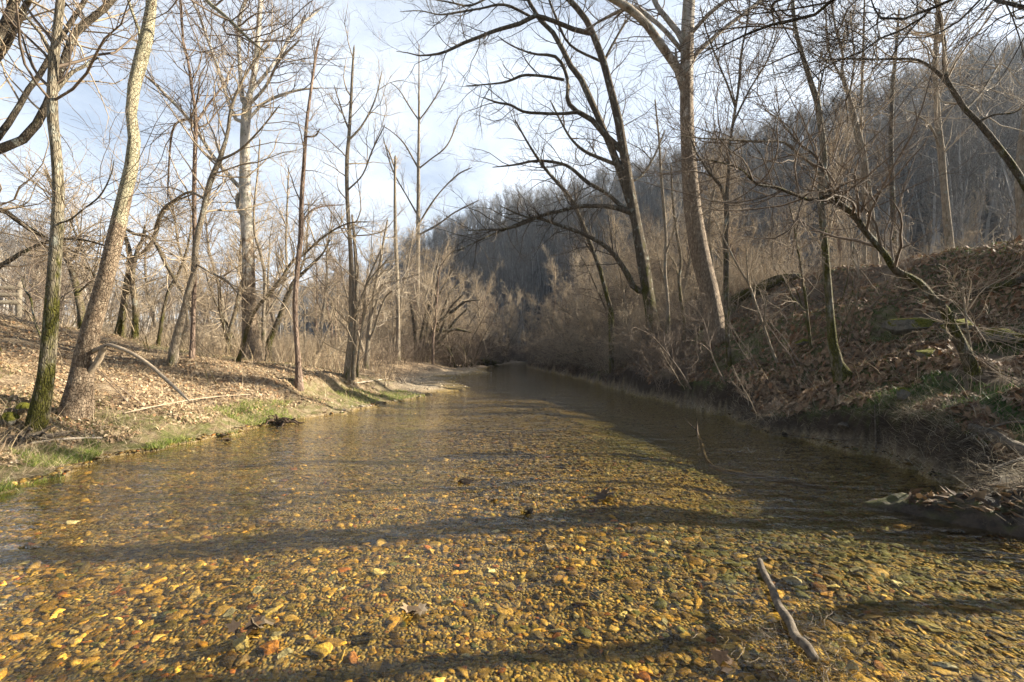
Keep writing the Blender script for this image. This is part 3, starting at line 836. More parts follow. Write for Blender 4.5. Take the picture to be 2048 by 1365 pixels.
# ---- right bank
hero('arching_tree', 'large dark double-trunked tree with long limbs arching left over the creek', 'tree',
     [(1308, 664, 30), (1302, 625, 25), (1293, 570, 24), (1285, 520, 24), (1275, 465, 20), (1264, 400, 17), (1254, 344, 17), (1245, 290, 16), (1237, 241, 16), (1228, 205, 15), (1219, 170, 14), (1207, 125, 14), (1193, 86, 13), (1180, 55, 12), (1166, 30, 12), (1148, 10, 11), (1130, -10, 10), (1080, -80, 6)],
     [[(1283, 530, 18), (1270, 450, 16), (1258, 400, 16), (1234, 327, 15), (1206, 258, 13), (1192, 225, 12), (1179, 196, 12), (1160, 155, 11), (1138, 127, 10), (1112, 73, 9), (1080, 40, 8), (1056, 0, 7), (1045, -25, 6)],
      [(1225, 300, 13), (1206, 266, 12), (1185, 241, 11), (1152, 222, 10), (1138, 208, 9), (1134, 190, 8), (1136, 165, 7), (1124, 128, 7), (1106, 112, 6), (1065, 108, 4), (1020, 90, 3), (995, 72, 2)],
      [(1155, 225, 7), (1120, 228, 6), (1085, 227, 6), (1048, 224, 5), (1020, 210, 5), (996, 206, 4), (965, 195, 2)],
      [(1128, 160, 6), (1090, 153, 5), (1048, 151, 5), (1025, 160, 5), (1004, 166, 4), (965, 170, 3), (931, 172, 2)],
      [(1180, 77, 9), (1150, 60, 9), (1116, 46, 8), (1070, 32, 8), (1045, 46, 8), (990, 62, 7), (955, 76, 6), (926, 87, 6), (900, 100, 5), (882, 107, 5), (862, 110, 4), (841, 112, 3), (815, 106, 2), (793, 103, 1.5)],
      [(1262, 418, 11), (1225, 415, 9), (1185, 412, 8), (1151, 414, 8), (1115, 424, 7), (1082, 432, 7), (1045, 448, 6), (1013, 458, 5), (970, 460, 3), (927, 462, 2)],
      [(1090, 430, 6), (1065, 436, 6), (1020, 455, 5), (979, 472, 4), (940, 490, 3), (908, 507, 2)],
      [(1284, 600, 12), (1271, 579, 11), (1258, 555, 11), (1247, 537, 10), (1230, 512, 10), (1213, 495, 9), (1190, 480, 9), (1168, 469, 8), (1130, 455, 7), (1082, 438, 6), (1045, 432, 4), (1000, 412, 3)],
      [(1262, 440, 10), (1240, 410, 9), (1210, 385, 8), (1175, 365, 8), (1140, 335, 7), (1110, 325, 6), (1070, 322, 5), (1030, 330, 4), (985, 335, 2)],
      [(1222, 330, 8), (1195, 315, 7), (1165, 300, 6), (1140, 275, 5), (1120, 240, 4), (1100, 200, 3)],
      [(1262, 375, 5), (1285, 350, 5), (1310, 310, 4), (1330, 260, 3)],
      [(1205, 120, 6), (1225, 90, 5), (1255, 40, 4), (1285, 10, 3)], [(1165, 140, 6), (1140, 90, 5), (1110, 30, 5), (1095, -10, 4)],
      [(1060, 33, 5), (1010, 10, 5), (960, 18, 4), (915, 25, 4), (880, 30, 3), (840, 22, 2), (800, 24, 1.5)], [(1056, 0, 5), (985, -5, 4), (940, 12, 4), (900, 5, 3), (850, -5, 2)]],
     'moss_bark', 'twig_dark', n1=250, n2=6, n3=4, t0=0.35, L1=(0.6, 2.2), L2=(.3, 1.1), up=(0, 0, 0.05), Y=18.5, lobes=0.07,
     ldrift=[0.7, 0.3, -0.6, 0.8, -1.8, -0.8, -1.4, -0.4, 0.9, 1.4, 0.6, 0.7, 1.2, -2.2, -1.6])
hero('tree', 'thin dark tree leaning left behind the double-trunked arching tree', 'tree',
     [(1222, 632, 10), (1215, 598, 9), (1208, 570, 9), (1200, 540, 9), (1192, 518, 8), (1178, 480, 8), (1164, 445, 8), (1150, 413, 8), (1132, 385, 7), (1110, 361, 7), (1092, 340, 6), (1075, 317, 5), (1052, 280, 4), (1030, 240, 3)],
     [], 'moss_bark', 'twig_dark', Y=19, n1=40, t0=0.35)
hero('sycamore', 'big sycamore with thick spreading pale limbs at the top of the right bank', 'tree',
     [(1432, 668, 44), (1428, 640, 39), (1423, 600, 37), (1413, 555, 37), (1404, 523, 38), (1396, 480, 37), (1386, 420, 36), (1381, 366, 35), (1376, 300, 31), (1373, 220, 29), (1373, 146, 27), (1374, 73, 27), (1378, 0, 25), (1384, -80, 20), (1392, -200, 14), (1400, -320, 8)],
     [[(1370, 172, 20), (1356, 138, 18), (1338, 113, 17), (1312, 75, 17), (1290, 46, 16), (1255, 15, 16), (1215, -8, 15), (1160, -40, 11)],
      [(1370, 105, 12), (1360, 72, 12), (1340, 45, 12), (1316, 15, 11), (1305, -10, 10)],
      [(1368, 110, 9), (1330, 62, 9), (1300, 36, 9), (1270, 15, 9), (1240, 22, 7), (1205, 40, 5), (1170, 60, 3)],
      [(1378, 136, 12), (1390, 112, 10), (1412, 90, 10), (1450, 56, 9), (1490, 26, 8), (1522, 0, 8), (1560, -30, 6)],
      [(1380, 80, 11), (1391, 58, 9), (1420, 26, 9), (1462, -6, 8), (1500, -40, 6)],
      [(1366, 180, 6), (1356, 140, 5), (1353, 118, 5), (1351, 96, 4)]],
     'sycamore_big', 'twig_brown', n1=120, n2=5, n3=4, t0=0.5, L1=(0.6, 2.2), Y=14.2, ldrift=[-1.0, 0.8, 1.3, 0.7, -0.8, -0.15], flare=0.25, lobes=0.05)
hero('tree', 'slim moss-covered forked tree standing just right of the big sycamore', 'tree',
     [(1459, 735, 12), (1456, 690, 10), (1454, 640, 10), (1452, 590, 11), (1452, 540, 11), (1452, 500, 11), (1450, 460, 11), (1454, 430, 10), (1452, 400, 9), (1457, 350, 7), (1458, 300, 6), (1467, 240, 6), (1478, 170, 5), (1482, 110, 5), (1494, 50, 4), (1500, -5, 3)],
     [[(1450, 415, 8), (1440, 372, 7), (1422, 350, 6), (1405, 325, 5), (1390, 300, 4), (1375, 250, 3)], [(1467, 240, 5), (1498, 182, 4), (1530, 130, 4), (1548, 85, 3), (1560, 30, 2)],
      [(1463, 220, 5), (1455, 170, 4), (1438, 130, 4), (1412, 60, 3), (1400, 10, 2)]],
     'moss_bark', 'twig_brown', n1=70, t0=0.45)
hero('tree', 'straight lichen-spotted trunk with a swept mossy foot on the right slope', 'tree',
     [(1692, 765, 34), (1680, 742, 26), (1671, 715, 22), (1664, 680, 19), (1662, 650, 18), (1658, 600, 17), (1654, 550, 17), (1649, 490, 16), (1645, 440, 15), (1640, 400, 15), (1644, 365, 15), (1648, 320, 14), (1645, 275, 13), (1640, 240, 13), (1633, 195, 13), (1618, 155, 11), (1608, 120, 10), (1597, 85, 9), (1589, 50, 9), (1585, 0, 8), (1583, -60, 6)],
     [[(1644, 350, 8), (1628, 332, 7), (1600, 311, 7), (1570, 286, 6), (1535, 283, 6), (1500, 283, 5), (1450, 279, 4), (1400, 277, 3), (1360, 272, 2)],
      [(1633, 195, 5), (1645, 150, 4), (1660, 110, 3), (1690, 60, 2)]],
     'grey_bark', 'twig_brown', n1=45, t0=0.45, flare=0.45, ldrift=[-0.6, 0.5])
hero('leaning_tree', 'crooked mossy trunk leaning far left up the slope from between the mossy rocks', 'tree',
     [(1946, 745, 30), (1934, 715, 27), (1918, 680, 25), (1900, 645, 23), (1885, 615, 21), (1866, 598, 19), (1848, 575, 18), (1830, 560, 17), (1808, 550, 17), (1788, 538, 16), (1770, 510, 15), (1752, 488, 15), (1735, 468, 14), (1722, 450, 13), (1708, 430, 13), (1690, 416, 13), (1672, 402, 11), (1660, 390, 10)],
     [[(1662, 392, 9), (1640, 398, 8), (1618, 400, 8), (1598, 393, 7), (1575, 384, 7), (1552, 375, 6), (1530, 372, 6), (1512, 368, 6), (1496, 352, 5), (1480, 338, 4), (1440, 325, 3), (1400, 318, 2)],
      [(1664, 396, 8), (1656, 372, 7), (1650, 350, 7), (1638, 322, 6), (1620, 303, 5), (1600, 290, 5), (1580, 265, 4), (1560, 240, 3), (1545, 205, 2)],
      [(1660, 394, 6), (1648, 385, 5), (1635, 378, 3)]],
     'moss_bark', 'twig_brown', n1=55, t0=0.55, ldrift=[-0.7, 0.6, -0.2], flare=0.25, lobes=0.07)
hero('leaning_tree', 'dark mossy limb leaning in from the right edge in front of the hillside', 'tree',
     [(2190, 560, 26), (2120, 470, 22), (2060, 390, 19), (2035, 345, 18), (2010, 312, 17), (1990, 285, 16), (1970, 260, 15), (1952, 240, 14), (1935, 226, 13), (1915, 195, 13), (1900, 176, 12), (1892, 155, 11), (1888, 115, 10), (1889, 80, 9), (1880, 40, 8), (1871, 0, 7), (1862, -50, 5)],
     [[(1902, 178, 9), (1880, 150, 8), (1855, 130, 7), (1838, 121, 6), (1815, 118, 6), (1760, 119, 5), (1700, 118, 4), (1640, 122, 3), (1560, 140, 2)],
      [(1935, 226, 7), (1960, 190, 6), (1985, 150, 5), (2010, 110, 4)], [(1960, 250, 6), (1990, 230, 5), (2030, 225, 4), (2060, 200, 3)]],
     'moss_bark', 'twig_pale', Y=8.5, n1=70, n2=5, n3=4, t0=0.3, ldrift=[0.9, 1.0, -0.5], flare=0.0)
hero('tree', 'deeply furrowed trunk at the right edge above the orange snapped stump', 'tree',
     [(2056, 500, 40), (2050, 470, 34), (2046, 420, 32), (2044, 370, 31), (2046, 320, 30), (2052, 260, 28), (2062, 180, 26), (2075, 60, 24), (2090, -100, 18)], [],
     'tan_bark', 'twig_brown', Y=14.8, n1=30, n2=4, n3=3, t0=0.6)
hero('tree', 'pale hazy trunk on the terrace left of the furrowed right-edge trunk', 'tree',
     [(1902, 528, 20), (1898, 480, 18), (1892, 420, 17), (1887, 360, 16), (1882, 300, 16), (1876, 250, 14), (1873, 190, 13), (1870, 130, 12), (1874, 60, 10), (1878, 0, 8)],
     [[(1882, 300, 6), (1862, 255, 5), (1840, 235, 4), (1810, 220, 3)], [(1876, 200, 5), (1895, 150, 4), (1925, 90, 3)]], 'tan_bark', 'twig_pale', Y=19, n1=75, n2=5, n3=4, t0=0.25)
hero('tree', 'tangled multi-stem tree right of the lichen-spotted trunk on the crest', 'tree',
     [(1752, 535, 14), (1748, 480, 13), (1742, 420, 13), (1736, 370, 12), (1728, 310, 11), (1718, 270, 10), (1706, 220, 9), (1694, 180, 8), (1684, 145, 7), (1686, 110, 6), (1672, 60, 5), (1662, 0, 4)],
     [[(1694, 180, 6), (1680, 150, 5), (1660, 110, 5), (1653, 50, 4), (1650, 0, 3)], [(1732, 330, 6), (1715, 290, 6), (1700, 200, 5), (1708, 120, 4), (1700, 20, 3)]],
     'tan_bark', 'twig_tan', Y=16, n1=85, n2=5, n3=4, t0=0.3, up=(0, 0, 0.1),
     stems=[[(1728, 545, 8), (1730, 460, 8), (1726, 360, 7), (1722, 260, 6), (1724, 160, 6), (1727, 80, 5), (1729, 0, 4)]])
hero('tree', 'dim upright tree on the terrace behind the leaning crooked trunk', 'tree',
     [(1790, 530, 13), (1788, 460, 12), (1785, 400, 12), (1783, 330, 11), (1782, 260, 10), (1785, 180, 9), (1792, 100, 7), (1798, 20, 5)], [], 'dark_bark', 'twig_brown', Y=24, n1=60, t0=0.3, L1=(.8, 2.6))
SAP = [
    ('pale forked sapling arching up the right bank below the slim forked tree', [(1556, 730, 6), (1542, 695, 5), (1528, 655, 5), (1512, 610, 5), (1498, 570, 5), (1480, 540, 4), (1465, 512, 4), (1446, 475, 3), (1430, 440, 2)], [[(1528, 655, 4), (1530, 620, 3), (1535, 590, 2)], [(1498, 570, 4), (1494, 530, 3), (1492, 490, 2)]], 'tan_bark', 'twig_tan'),
    ('mossy thin sapling just left of the lichen-spotted trunk', [(1623, 705, 6), (1618, 660, 6), (1611, 596, 6), (1605, 560, 5), (1600, 523, 5), (1592, 480, 4), (1586, 440, 3), (1575, 400, 2)], [[(1614, 630, 3), (1590, 600, 3), (1572, 565, 2)]], 'moss_bark', 'twig_tan'),
    ('pale V-shaped sapling on the crest right of the lichen-spotted trunk', [(1720, 558, 6), (1712, 530, 5), (1704, 505, 5), (1702, 470, 4), (1698, 430, 3), (1694, 380, 2)], [[(1728, 545, 4), (1715, 510, 4), (1700, 480, 4), (1685, 450, 3), (1660, 410, 2)]], 'tan_bark', 'twig_tan'),
    ('bare whip of a sapling leaning left beside the creek foot of the big sycamore', [(1450, 768, 4), (1436, 740, 3.5), (1422, 705, 3), (1412, 660, 3), (1400, 630, 2), (1370, 600, 1.5)], [[(1422, 705, 2), (1405, 690, 2), (1380, 680, 1.5)]], 'twig_brown', 'twig_brown'),
    ('thin bare sapling bending left over the water at the middle right bank', [(1380, 775, 4), (1362, 745, 3.5), (1340, 715, 3), (1320, 690, 2.5), (1300, 670, 2), (1270, 655, 1.5)], [[(1340, 715, 2), (1330, 690, 2), (1328, 660, 1.5)]], 'twig_brown', 'twig_brown'),
    ('short upright broken pole beside the foot of the crooked leaning trunk', [(1948, 740, 6), (1940, 690, 5), (1932, 640, 5), (1927, 590, 5), (1926, 572, 4)], [[(1930, 625, 3), (1910, 605, 2), (1895, 598, 2)], [(1930, 628, 3), (1955, 660, 3), (1985, 705, 2)]], 'tan_bark', 'twig_tan'),
    ('slender reddish sapling leaning up from the crest left of the lichen-spotted trunk', [(1612, 545, 5), (1600, 520, 6), (1585, 480, 6), (1570, 445, 5), (1550, 420, 4), (1535, 390, 3), (1520, 360, 2)], [[(1585, 480, 3), (1590, 440, 3), (1580, 400, 2)]], 'brown_bark', 'twig_tan'),
    ('tall bare stem rising close behind the big sycamore on its left', [(1336, 640, 8), (1334, 590, 7), (1330, 540, 7), (1332, 480, 6), (1328, 420, 6), (1322, 350, 5), (1318, 280, 4), (1310, 200, 3)], [[(1330, 500, 4), (1345, 470, 3), (1355, 430, 2)]], 'tan_bark', 'twig_tan'),
    ('thin tan stem between the double-trunked tree and the big sycamore', [(1368, 650, 7), (1362, 600, 7), (1358, 560, 6), (1362, 520, 6), (1352, 460, 5), (1345, 400, 4), (1342, 330, 3)], [[(1360, 560, 4), (1350, 530, 3), (1330, 500, 2)]], 'moss_tan_bark', 'twig_tan'),
]
for q, (lab, tr_, lb_, bm, tm) in enumerate(SAP):
    hero('sapling', lab, 'tree', tr_, lb_, bm, tm, n1=16, n2=4, n3=3, L1=(.25, .9), L2=(.15, .5), L3=(.08, .25), t0=0.3, tip=0.0018, flare=0.1, sink=0.2, Y=[None, None, None, None, None, None, None, 16, 17][q])
# overhanging tree rooted right of the frame, its dark boughs crossing the top right of the picture
hero('overhanging_tree', 'dark bare boughs hanging across the sky at the top right corner', 'tree',
     [(2950, 1010, 120), (2900, 800, 100), (2850, 560, 90), (2790, 300, 80), (2700, 60, 70), (2600, -200, 60), (2500, -400, 45), (2400, -600, 25)],
     [[(2640, -120, 34), (2300, -150, 22), (2000, -110, 15), (1800, -60, 11), (1666, 0, 8), (1640, 22, 8), (1622, 33, 7), (1580, 42, 7), (1549, 48, 6), (1500, 66, 5), (1440, 95, 3), (1400, 120, 2)],
      [(2600, -190, 26), (2250, -120, 18), (2050, -60, 12), (1930, -15, 9), (1886, 5, 8), (1850, 30, 7), (1815, 37, 6), (1775, 40, 6), (1757, 33, 5), (1748, 15, 4), (1742, -5, 3)],
      [(2700, 60, 30), (2400, 80, 20), (2200, 60, 15), (2048, 15, 12), (2010, 5, 10), (1985, -4, 9)],
      [(1690, -20, 7), (1560, 0, 6), (1545, 22, 5), (1550, 44, 4)],
      [(1850, 32, 6), (1800, 62, 5), (1760, 78, 5), (1720, 105, 4), (1660, 130, 3), (1610, 170, 2)]],
     'dark_bark', 'twig_dark', Y=3.7, n1=130, n2=5, n3=4, t0=0.5, L1=(.3, 1.1), L2=(.15, .5), L3=(.08, .25), ldrift=[1.6, 1.8, 1.2, 1.6, 1.8], flare=0.1, tip=0.0017)

hero('overhanging_tree', 'pale limb tip of an off-picture tree poking in at the top right corner', 'tree',
     [(2360, 560, 150), (2350, 400, 130), (2330, 200, 110), (2300, 0, 90), (2290, -200, 40), (2300, -420, 28), (2310, -600, 14)],
     [[(2300, 0, 30), (2200, 40, 20), (2110, 30, 12), (2048, 14, 9), (2015, 6, 8), (1985, -6, 6)],
      [(2300, -100, 30), (2150, -250, 24), (1980, -420, 16), (1800, -560, 8)], [(2310, -200, 30), (2480, -380, 22), (2600, -600, 10)]],
     'tan_bark', 'twig_brown', Y=5.7, n1=110, n2=5, n3=4, t0=0.4, L1=(.5, 1.8), ldrift=[0.6, 1.5, -1.0], flare=0.1)
# ------------------------------------------------------------------ generic bare trees (copied) and shrubs
def bare_tree(seed, H, r0, lean=0.05, n=(26, 6, 5), tmin=0.25, k_up=0.08, spread=(25, 55), stems=1, tip=0.006, L1=(0.16, 0.36), short=0.5, sides=(7, 4, 3, 3), K=(12, 7, 5, 4)):
    g = np.random.default_rng(seed)
    P, Rr = [], []
    for s_ in range(stems):
        d = np.array([g.normal() * lean * (1 + stems * 0.8), g.normal() * lean * (1 + stems * 0.8), 1.0])
        p = np.array([g.normal() * 0.1 * (stems > 1), g.normal() * 0.1 * (stems > 1), -0.4])
        pts = [p]
        hh = H * g.uniform(0.7, 1.0) if stems > 1 else H
        for k in range(K[0] - 1):
            d = unit(d + g.normal(size=3) * 0.10 + np.array([0, 0, 0.05]))
            p = p + d * hh / (K[0] - 1)
            pts.append(p)
        P.append(pts)
        Rr.append(r0 * g.uniform(0.6, 1.0 if stems > 1 else 0.61) / (0.6 if stems == 1 else 1) * (1 - np.linspace(0, 1, K[0])) ** 0.75 + tip)
    P, Rr = np.array(P), np.array(Rr)
    tr = tubes(P, Rr, sides[0], 0.05, seed)
    A, Ar = spawn(P, Rr, n[0] * stems, tmin, 0.97, (L1[0] * H, L1[1] * H), spread, K[1], 0.13, (0, 0, k_up), cap=0.07, tip=tip * 1.2, seed=seed + 1, short=short)
    B, Br = spawn(A, Ar, n[0] * n[1] * stems, 0.15, 1, (0.06 * H, 0.14 * H), (25, 60), K[2], 0.2, (0, 0, k_up), cap=0.02, tip=tip, seed=seed + 2)
    parts = [tubes(A, Ar, sides[1]), tubes(B, Br, sides[2])]
    if n[2]:
        C_, Cr = spawn(B, Br, n[0] * n[1] * n[2] * stems, 0.1, 1, (0.025 * H, 0.07 * H), (20, 60), K[3], 0.25, (0, 0, k_up), cap=0.01, tip=tip * 0.8, seed=seed + 3)
        parts.append(tubes(C_, Cr, sides[3]))
    return tr, join(parts)


class Proto:
    def __init__(s, name, tr, br, mt, mb):
        a = mesh_np('trunk', *tr, M[mt])
        b = mesh_np('branches', *br, M[mb])
        s.a, s.b, s.name, s.used = a, b, name, False


def place(pr, x, y, z, rot, sc, label, group, cat='tree'):
    root = empty(pr.name, (x, y, z), label, cat, group)
    root.rotation_euler = (0, 0, rot)
    root.scale = (sc, sc, sc)
    for src in (pr.a, pr.b):
        if pr.used:
            c = src.copy()
            COL.objects.link(c)
        else:
            c = src
        c.parent = root
    pr.used = True
    return root


PT = [Proto('bare_tree', *bare_tree(900 + i, 11, 0.13, n=(30, 7, 5), tip=0.0055), mt, mb) for i, (mt, mb) in enumerate([('tan_bark', 'twig_tan'), ('brown_bark', 'twig_tan'), ('tan_bark', 'twig_brown'), ('moss_tan_bark', 'twig_tan')])]
PS = [Proto('bare_tree', *bare_tree(930 + i, 8, 0.09, n=(16, 7, 5), tmin=0.15, stems=3, lean=0.24, k_up=0.015, spread=(40, 85), tip=0.005), mt, mb) for i, (mt, mb) in enumerate([('moss_tan_bark', 'twig_tan'), ('tan_bark', 'twig_tan'), ('moss_bark', 'twig_brown')])]
PF = [Proto('bare_tree', *bare_tree(960 + i, 15, 0.17, n=(30, 6, 4), tmin=0.4, lean=0.02, tip=0.008), mt, mb) for i, (mt, mb) in enumerate([('far_wood', 'far_wood'), ('tan_bark', 'far_wood')])]
g = np.random.default_rng(77)


def scatter(n, xr_, yr_, protos, sc, label, group, cond=None, mind=1.2):
    done = []
    tries = 0
    while len(done) < n and tries < n * 60:
        tries += 1
        x, y = g.uniform(*xr_), g.uniform(*yr_)
        if cond and not cond(x, y):
            continue
        if any((x - a) ** 2 + (y - b) ** 2 < mind ** 2 for a, b in done):
            continue
        done.append((x, y))
        place(protos[g.integers(len(protos))], x, y, float(height(x, y)), g.uniform(0, 6.28), g.uniform(*sc), label, group)


left = lambda lo: (lambda x, y: xl(y) - x > lo and abs(x / y) < 1.15)
right = lambda lo: (lambda x, y: x - xr(y) > lo and abs(x / y) < 1.25)
scatter(58, (-45, -6), (19, 50), PT + PS + PT, (0.6, 1.15), 'slender bare sunlit tree in the brush behind the left bank', 'bare trees in the brush behind the left bank', left(5.0))
scatter(40, (-38, 0), (34, 80), PS + PT, (0.6, 1.0), 'bare tan tree massed low beyond the gravel bar on the left', 'bare trees beyond the gravel bar', left(2.5))
scatter(80, (-12, 26), (46, 88), PS + PT, (0.7, 1.05), 'bare tree standing where the creek disappears at the foot of the hill', 'bare trees at the end of the creek', lambda x, y: (x - xr(y) > 0.8 or xl(y) - x > 0.8), 0.8)
scatter(34, (3, 16), (21, 48), PS + PT, (0.55, 0.85), 'bare tan tree rising above the brushy right bank beyond the double-trunked tree', 'bare trees along the far right bank', right(2.0))
scatter(30, (2, 14), (24, 52), PS, (0.5, 0.9), 'bushy many-stemmed bare tree crowding the right side of the creek tunnel', 'bushy bare trees along the creek tunnel', right(0.9), 0.8)
scatter(26, (-9, 1), (36, 56), PS, (0.6, 1.0), 'bushy many-stemmed bare tree closing the left side of the creek tunnel', 'bushy bare trees along the left of the tunnel', left(0.8), 0.8)
scatter(62, (9, 56), (20, 58), PT + PS + PT, (0.6, 1.0), 'thin bare tree on the terrace behind the crest of the right bank', 'bare trees on the right terrace', right(8.0))
scatter(60, (8, 120), (48, 125), PF, (0.8, 1.15), 'tall straight grey tree near the foot of the shaded hillside', 'tall grey trees at the foot of the hillside', lambda x, y: x - xr(y) > 14 and abs(x / y) < 1.2, 2.0)

LTC = []


PW_ = [Proto('whip_sapling', *bare_tree(990 + i, 2.8, 0.013, n=(7, 4, 2), tmin=0.2, stems=2, lean=0.28, tip=0.0022, spread=(20, 50)), mt, mb) for i, (mt, mb) in enumerate([('twig_tan', 'twig_brown'), ('twig_brown', 'twig_brown'), ('moss_bark', 'twig_brown')])]
scatter(28, (4, 14), (5.2, 17), PW_, (0.5, 1.1), 'thin bare whip of a sapling growing on the right bank slope among the larger trees', 'thin whips on the right slope', lambda x, y: 0.3 < x - xr(y) < 7 and not (5 < x < 8.5 and 5.8 < y < 9), 0.6)
scatter(22, (-16, -3), (6.5, 20), PW_, (0.4, 0.8), 'short leafless whip growing from the leaf litter of the left bank', 'short whips on the left bank', lambda x, y: 1.2 < xl(y) - x < 10, 0.6)

# ---- far wood over the hills: one mass
def lowtree(seed):
    tr, br = bare_tree(seed, 16, 0.21, n=(18, 7, 0), short=0.1, tmin=0.48, lean=0.02, tip=0.013, sides=(4, 3, 3, 3), K=(5, 4, 3, 3), L1=(.14, .3))
    LTC.append(np.concatenate([np.tile([.28, .262, .24], (len(tr[0]), 1)), np.tile([.145, .13, .115], (len(br[0]), 1))]))
    return join([tr, br])


LT = [lowtree(980 + i) for i in range(6)]


def merge_copies(protos, pts, rot, sc, which):
    Vs, Qs, o = [], [], 0
    for k in range(len(protos)):
        idx = np.nonzero(which == k)[0]
        if not len(idx):
            continue
        V, Q = protos[k]
        c, s = np.cos(rot[idx]), np.sin(rot[idx])
        W = np.empty((len(idx), len(V), 3))
        W[..., 0] = (V[None, :, 0] * c[:, None] - V[None, :, 1] * s[:, None]) * sc[idx][:, None]
        W[..., 1] = (V[None, :, 0] * s[:, None] + V[None, :, 1] * c[:, None]) * sc[idx][:, None]
        W[..., 2] = V[None, :, 2] * sc[idx][:, None]
        W += pts[idx][:, None, :]
        Vs.append(W.reshape(-1, 3))
        Qs.append((Q[None] + (np.arange(len(idx)) * len(V))[:, None, None]).reshape(-1, Q.shape[1]) + o)
        o += len(idx) * len(V)
    return np.concatenate(Vs), np.concatenate(Qs)


N = 5200
th = np.radians(g.uniform(-54, 56, N * 3))
rr = np.interp(th, _th, _rr)
rf = np.interp(th, _th, _rf)
r = rf * 0.95 + (rr + 6 - rf * 0.95) * g.uniform(0, 1, len(th)) ** 0.85
keep = g.random(len(th)) < np.clip(r / 190, 0.15, 1) * np.where(th < R(-14), 0.55, 1.0)
th, r = th[keep][:N], r[keep][:N]
xx, yy = np.sin(th) * r, np.cos(th) * r
wh_ = g.integers(0, 6, len(th))
far = merge_copies(LT, np.stack([xx, yy, height(xx, yy) - 0.2], -1), g.uniform(0, 6.28, len(th)), g.uniform(0.62, 1.12, len(th)), wh_)
fc = np.concatenate([np.tile(LTC[k], (int((wh_ == k).sum()), 1)) * np.repeat(g.uniform(.6, 1.3, int((wh_ == k).sum())), len(LTC[k]))[:, None] for k in range(6)])
tag(mesh_np('hillside_wood', *far, M['wood_tint'], True, fc), kind='stuff')

# ---- brush thickets
def shrub(seed, H, stems, n2, n3, tip=0.004, lean=0.5):
    g_ = np.random.default_rng(seed)
    K = 7
    d = unit(np.stack([g_.normal(size=stems) * lean, g_.normal(size=stems) * lean, np.ones(stems)], -1))
    P = np.zeros((stems, K, 3))
    P[:, 0] = np.stack([g_.normal(size=stems) * 0.12, g_.normal(size=stems) * 0.12, -0.1 * np.ones(stems)], -1)
    hh = H * g_.uniform(0.55, 1.0, stems)
    for k in range(1, K):
        d = unit(d + g_.normal(size=(stems, 3)) * 0.14 + np.array([0, 0, -0.02]))
        P[:, k] = P[:, k - 1] + d * (hh / (K - 1))[:, None]
    Rr = (0.016 * H / 2.5 * g_.uniform(0.5, 1, stems))[:, None] * (1 - np.linspace(0, 1, K)[None]) + tip
    A, Ar = spawn(P, Rr, stems * n2, 0.1, 1, (0.16 * H, 0.4 * H), (30, 85), 5, 0.26, (0, 0, -0.02), tip=tip, seed=seed + 1, cap=0.012)
    B, Br = spawn(A, Ar, stems * n2 * n3, 0.1, 1, (0.06 * H, 0.18 * H), (30, 85), 4, 0.28, (0, 0, 0.0), tip=tip * 0.8, seed=seed + 2)
    return join([tubes(P, Rr, 4), tubes(A, Ar, 3), tubes(B, Br, 3)])


SH = [shrub(1100 + i, 2.2, 9, 7, 4) for i in range(5)]


def thicket(name, mat, n, xr_, yr_, cond, sc, seed):
    g_ = np.random.default_rng(seed)
    x, y = g_.uniform(*xr_, n * 6), g_.uniform(*yr_, n * 6)
    k = cond(x, y) & (np.abs(x / y) < 1.25)
    x, y = x[k][:n], y[k][:n]
    pts = np.stack([x, y, height(x, y)], -1)
    o = mesh_np(name, *merge_copies(SH, pts, g_.uniform(0, 6.28, len(x)), g_.uniform(*sc, len(x)), g_.integers(0, 5, len(x))), M[mat])
    return tag(o, kind='stuff')


thicket('dry_brush', 'twig_tan', 400, (-40, -5), (15, 52), lambda x, y: (xl(y) - x > 6.2 + 1.5 * vnoise(x, y, .3, 21)) & (y - 0.35 * (-x) > 10), (0.5, 1.05), 31)
thicket('dry_brush', 'twig_tan', 150, (-20, 1), (36, 75), lambda x, y: (xl(y) - x > 1.2), (0.7, 1.3), 32)
thicket('bank_brush', 'twig_tan', 330, (1, 12), (17, 70), lambda x, y: (x - xr(y) > 0.3) & (x - xr(y) < 7), (0.6, 1.15), 33)
thicket('terrace_brush', 'twig_tan', 300, (8, 50), (15, 50), lambda x, y: (x - xr(y) > 7.0), (0.6, 1.3), 34)
thicket('waterside_brush', 'twig_brown', 150, (1, 8), (13, 50), lambda x, y: (x - xr(y) > 0.05) & (x - xr(y) < 1.6), (0.45, 0.85), 38)
thicket('tunnel_brush', 'twig_brown', 130, (-8, 12), (26, 56), lambda x, y: (x - xr(y) > .4) | (xl(y) - x > np.where(y > 38, .5, 4.0)), (0.8, 1.7), 36)
thicket('creek_end_brush', 'twig_brown', 330, (-12, 28), (47, 84), lambda x, y: (x - xr(y) > .5) | (xl(y) - x > .5), (0.9, 1.8), 35)
g2 = np.random.default_rng(5)
SHP = [None, None, None]
for q in range(3):
    V, Q = shrub(1200 + q, 3.0, 20, 10, 6, tip=0.003, lean=0.6)
    SHP[q] = mesh_np('shrub', V, Q, M['twig_tan' if q else 'twig_brown'])
used = set()
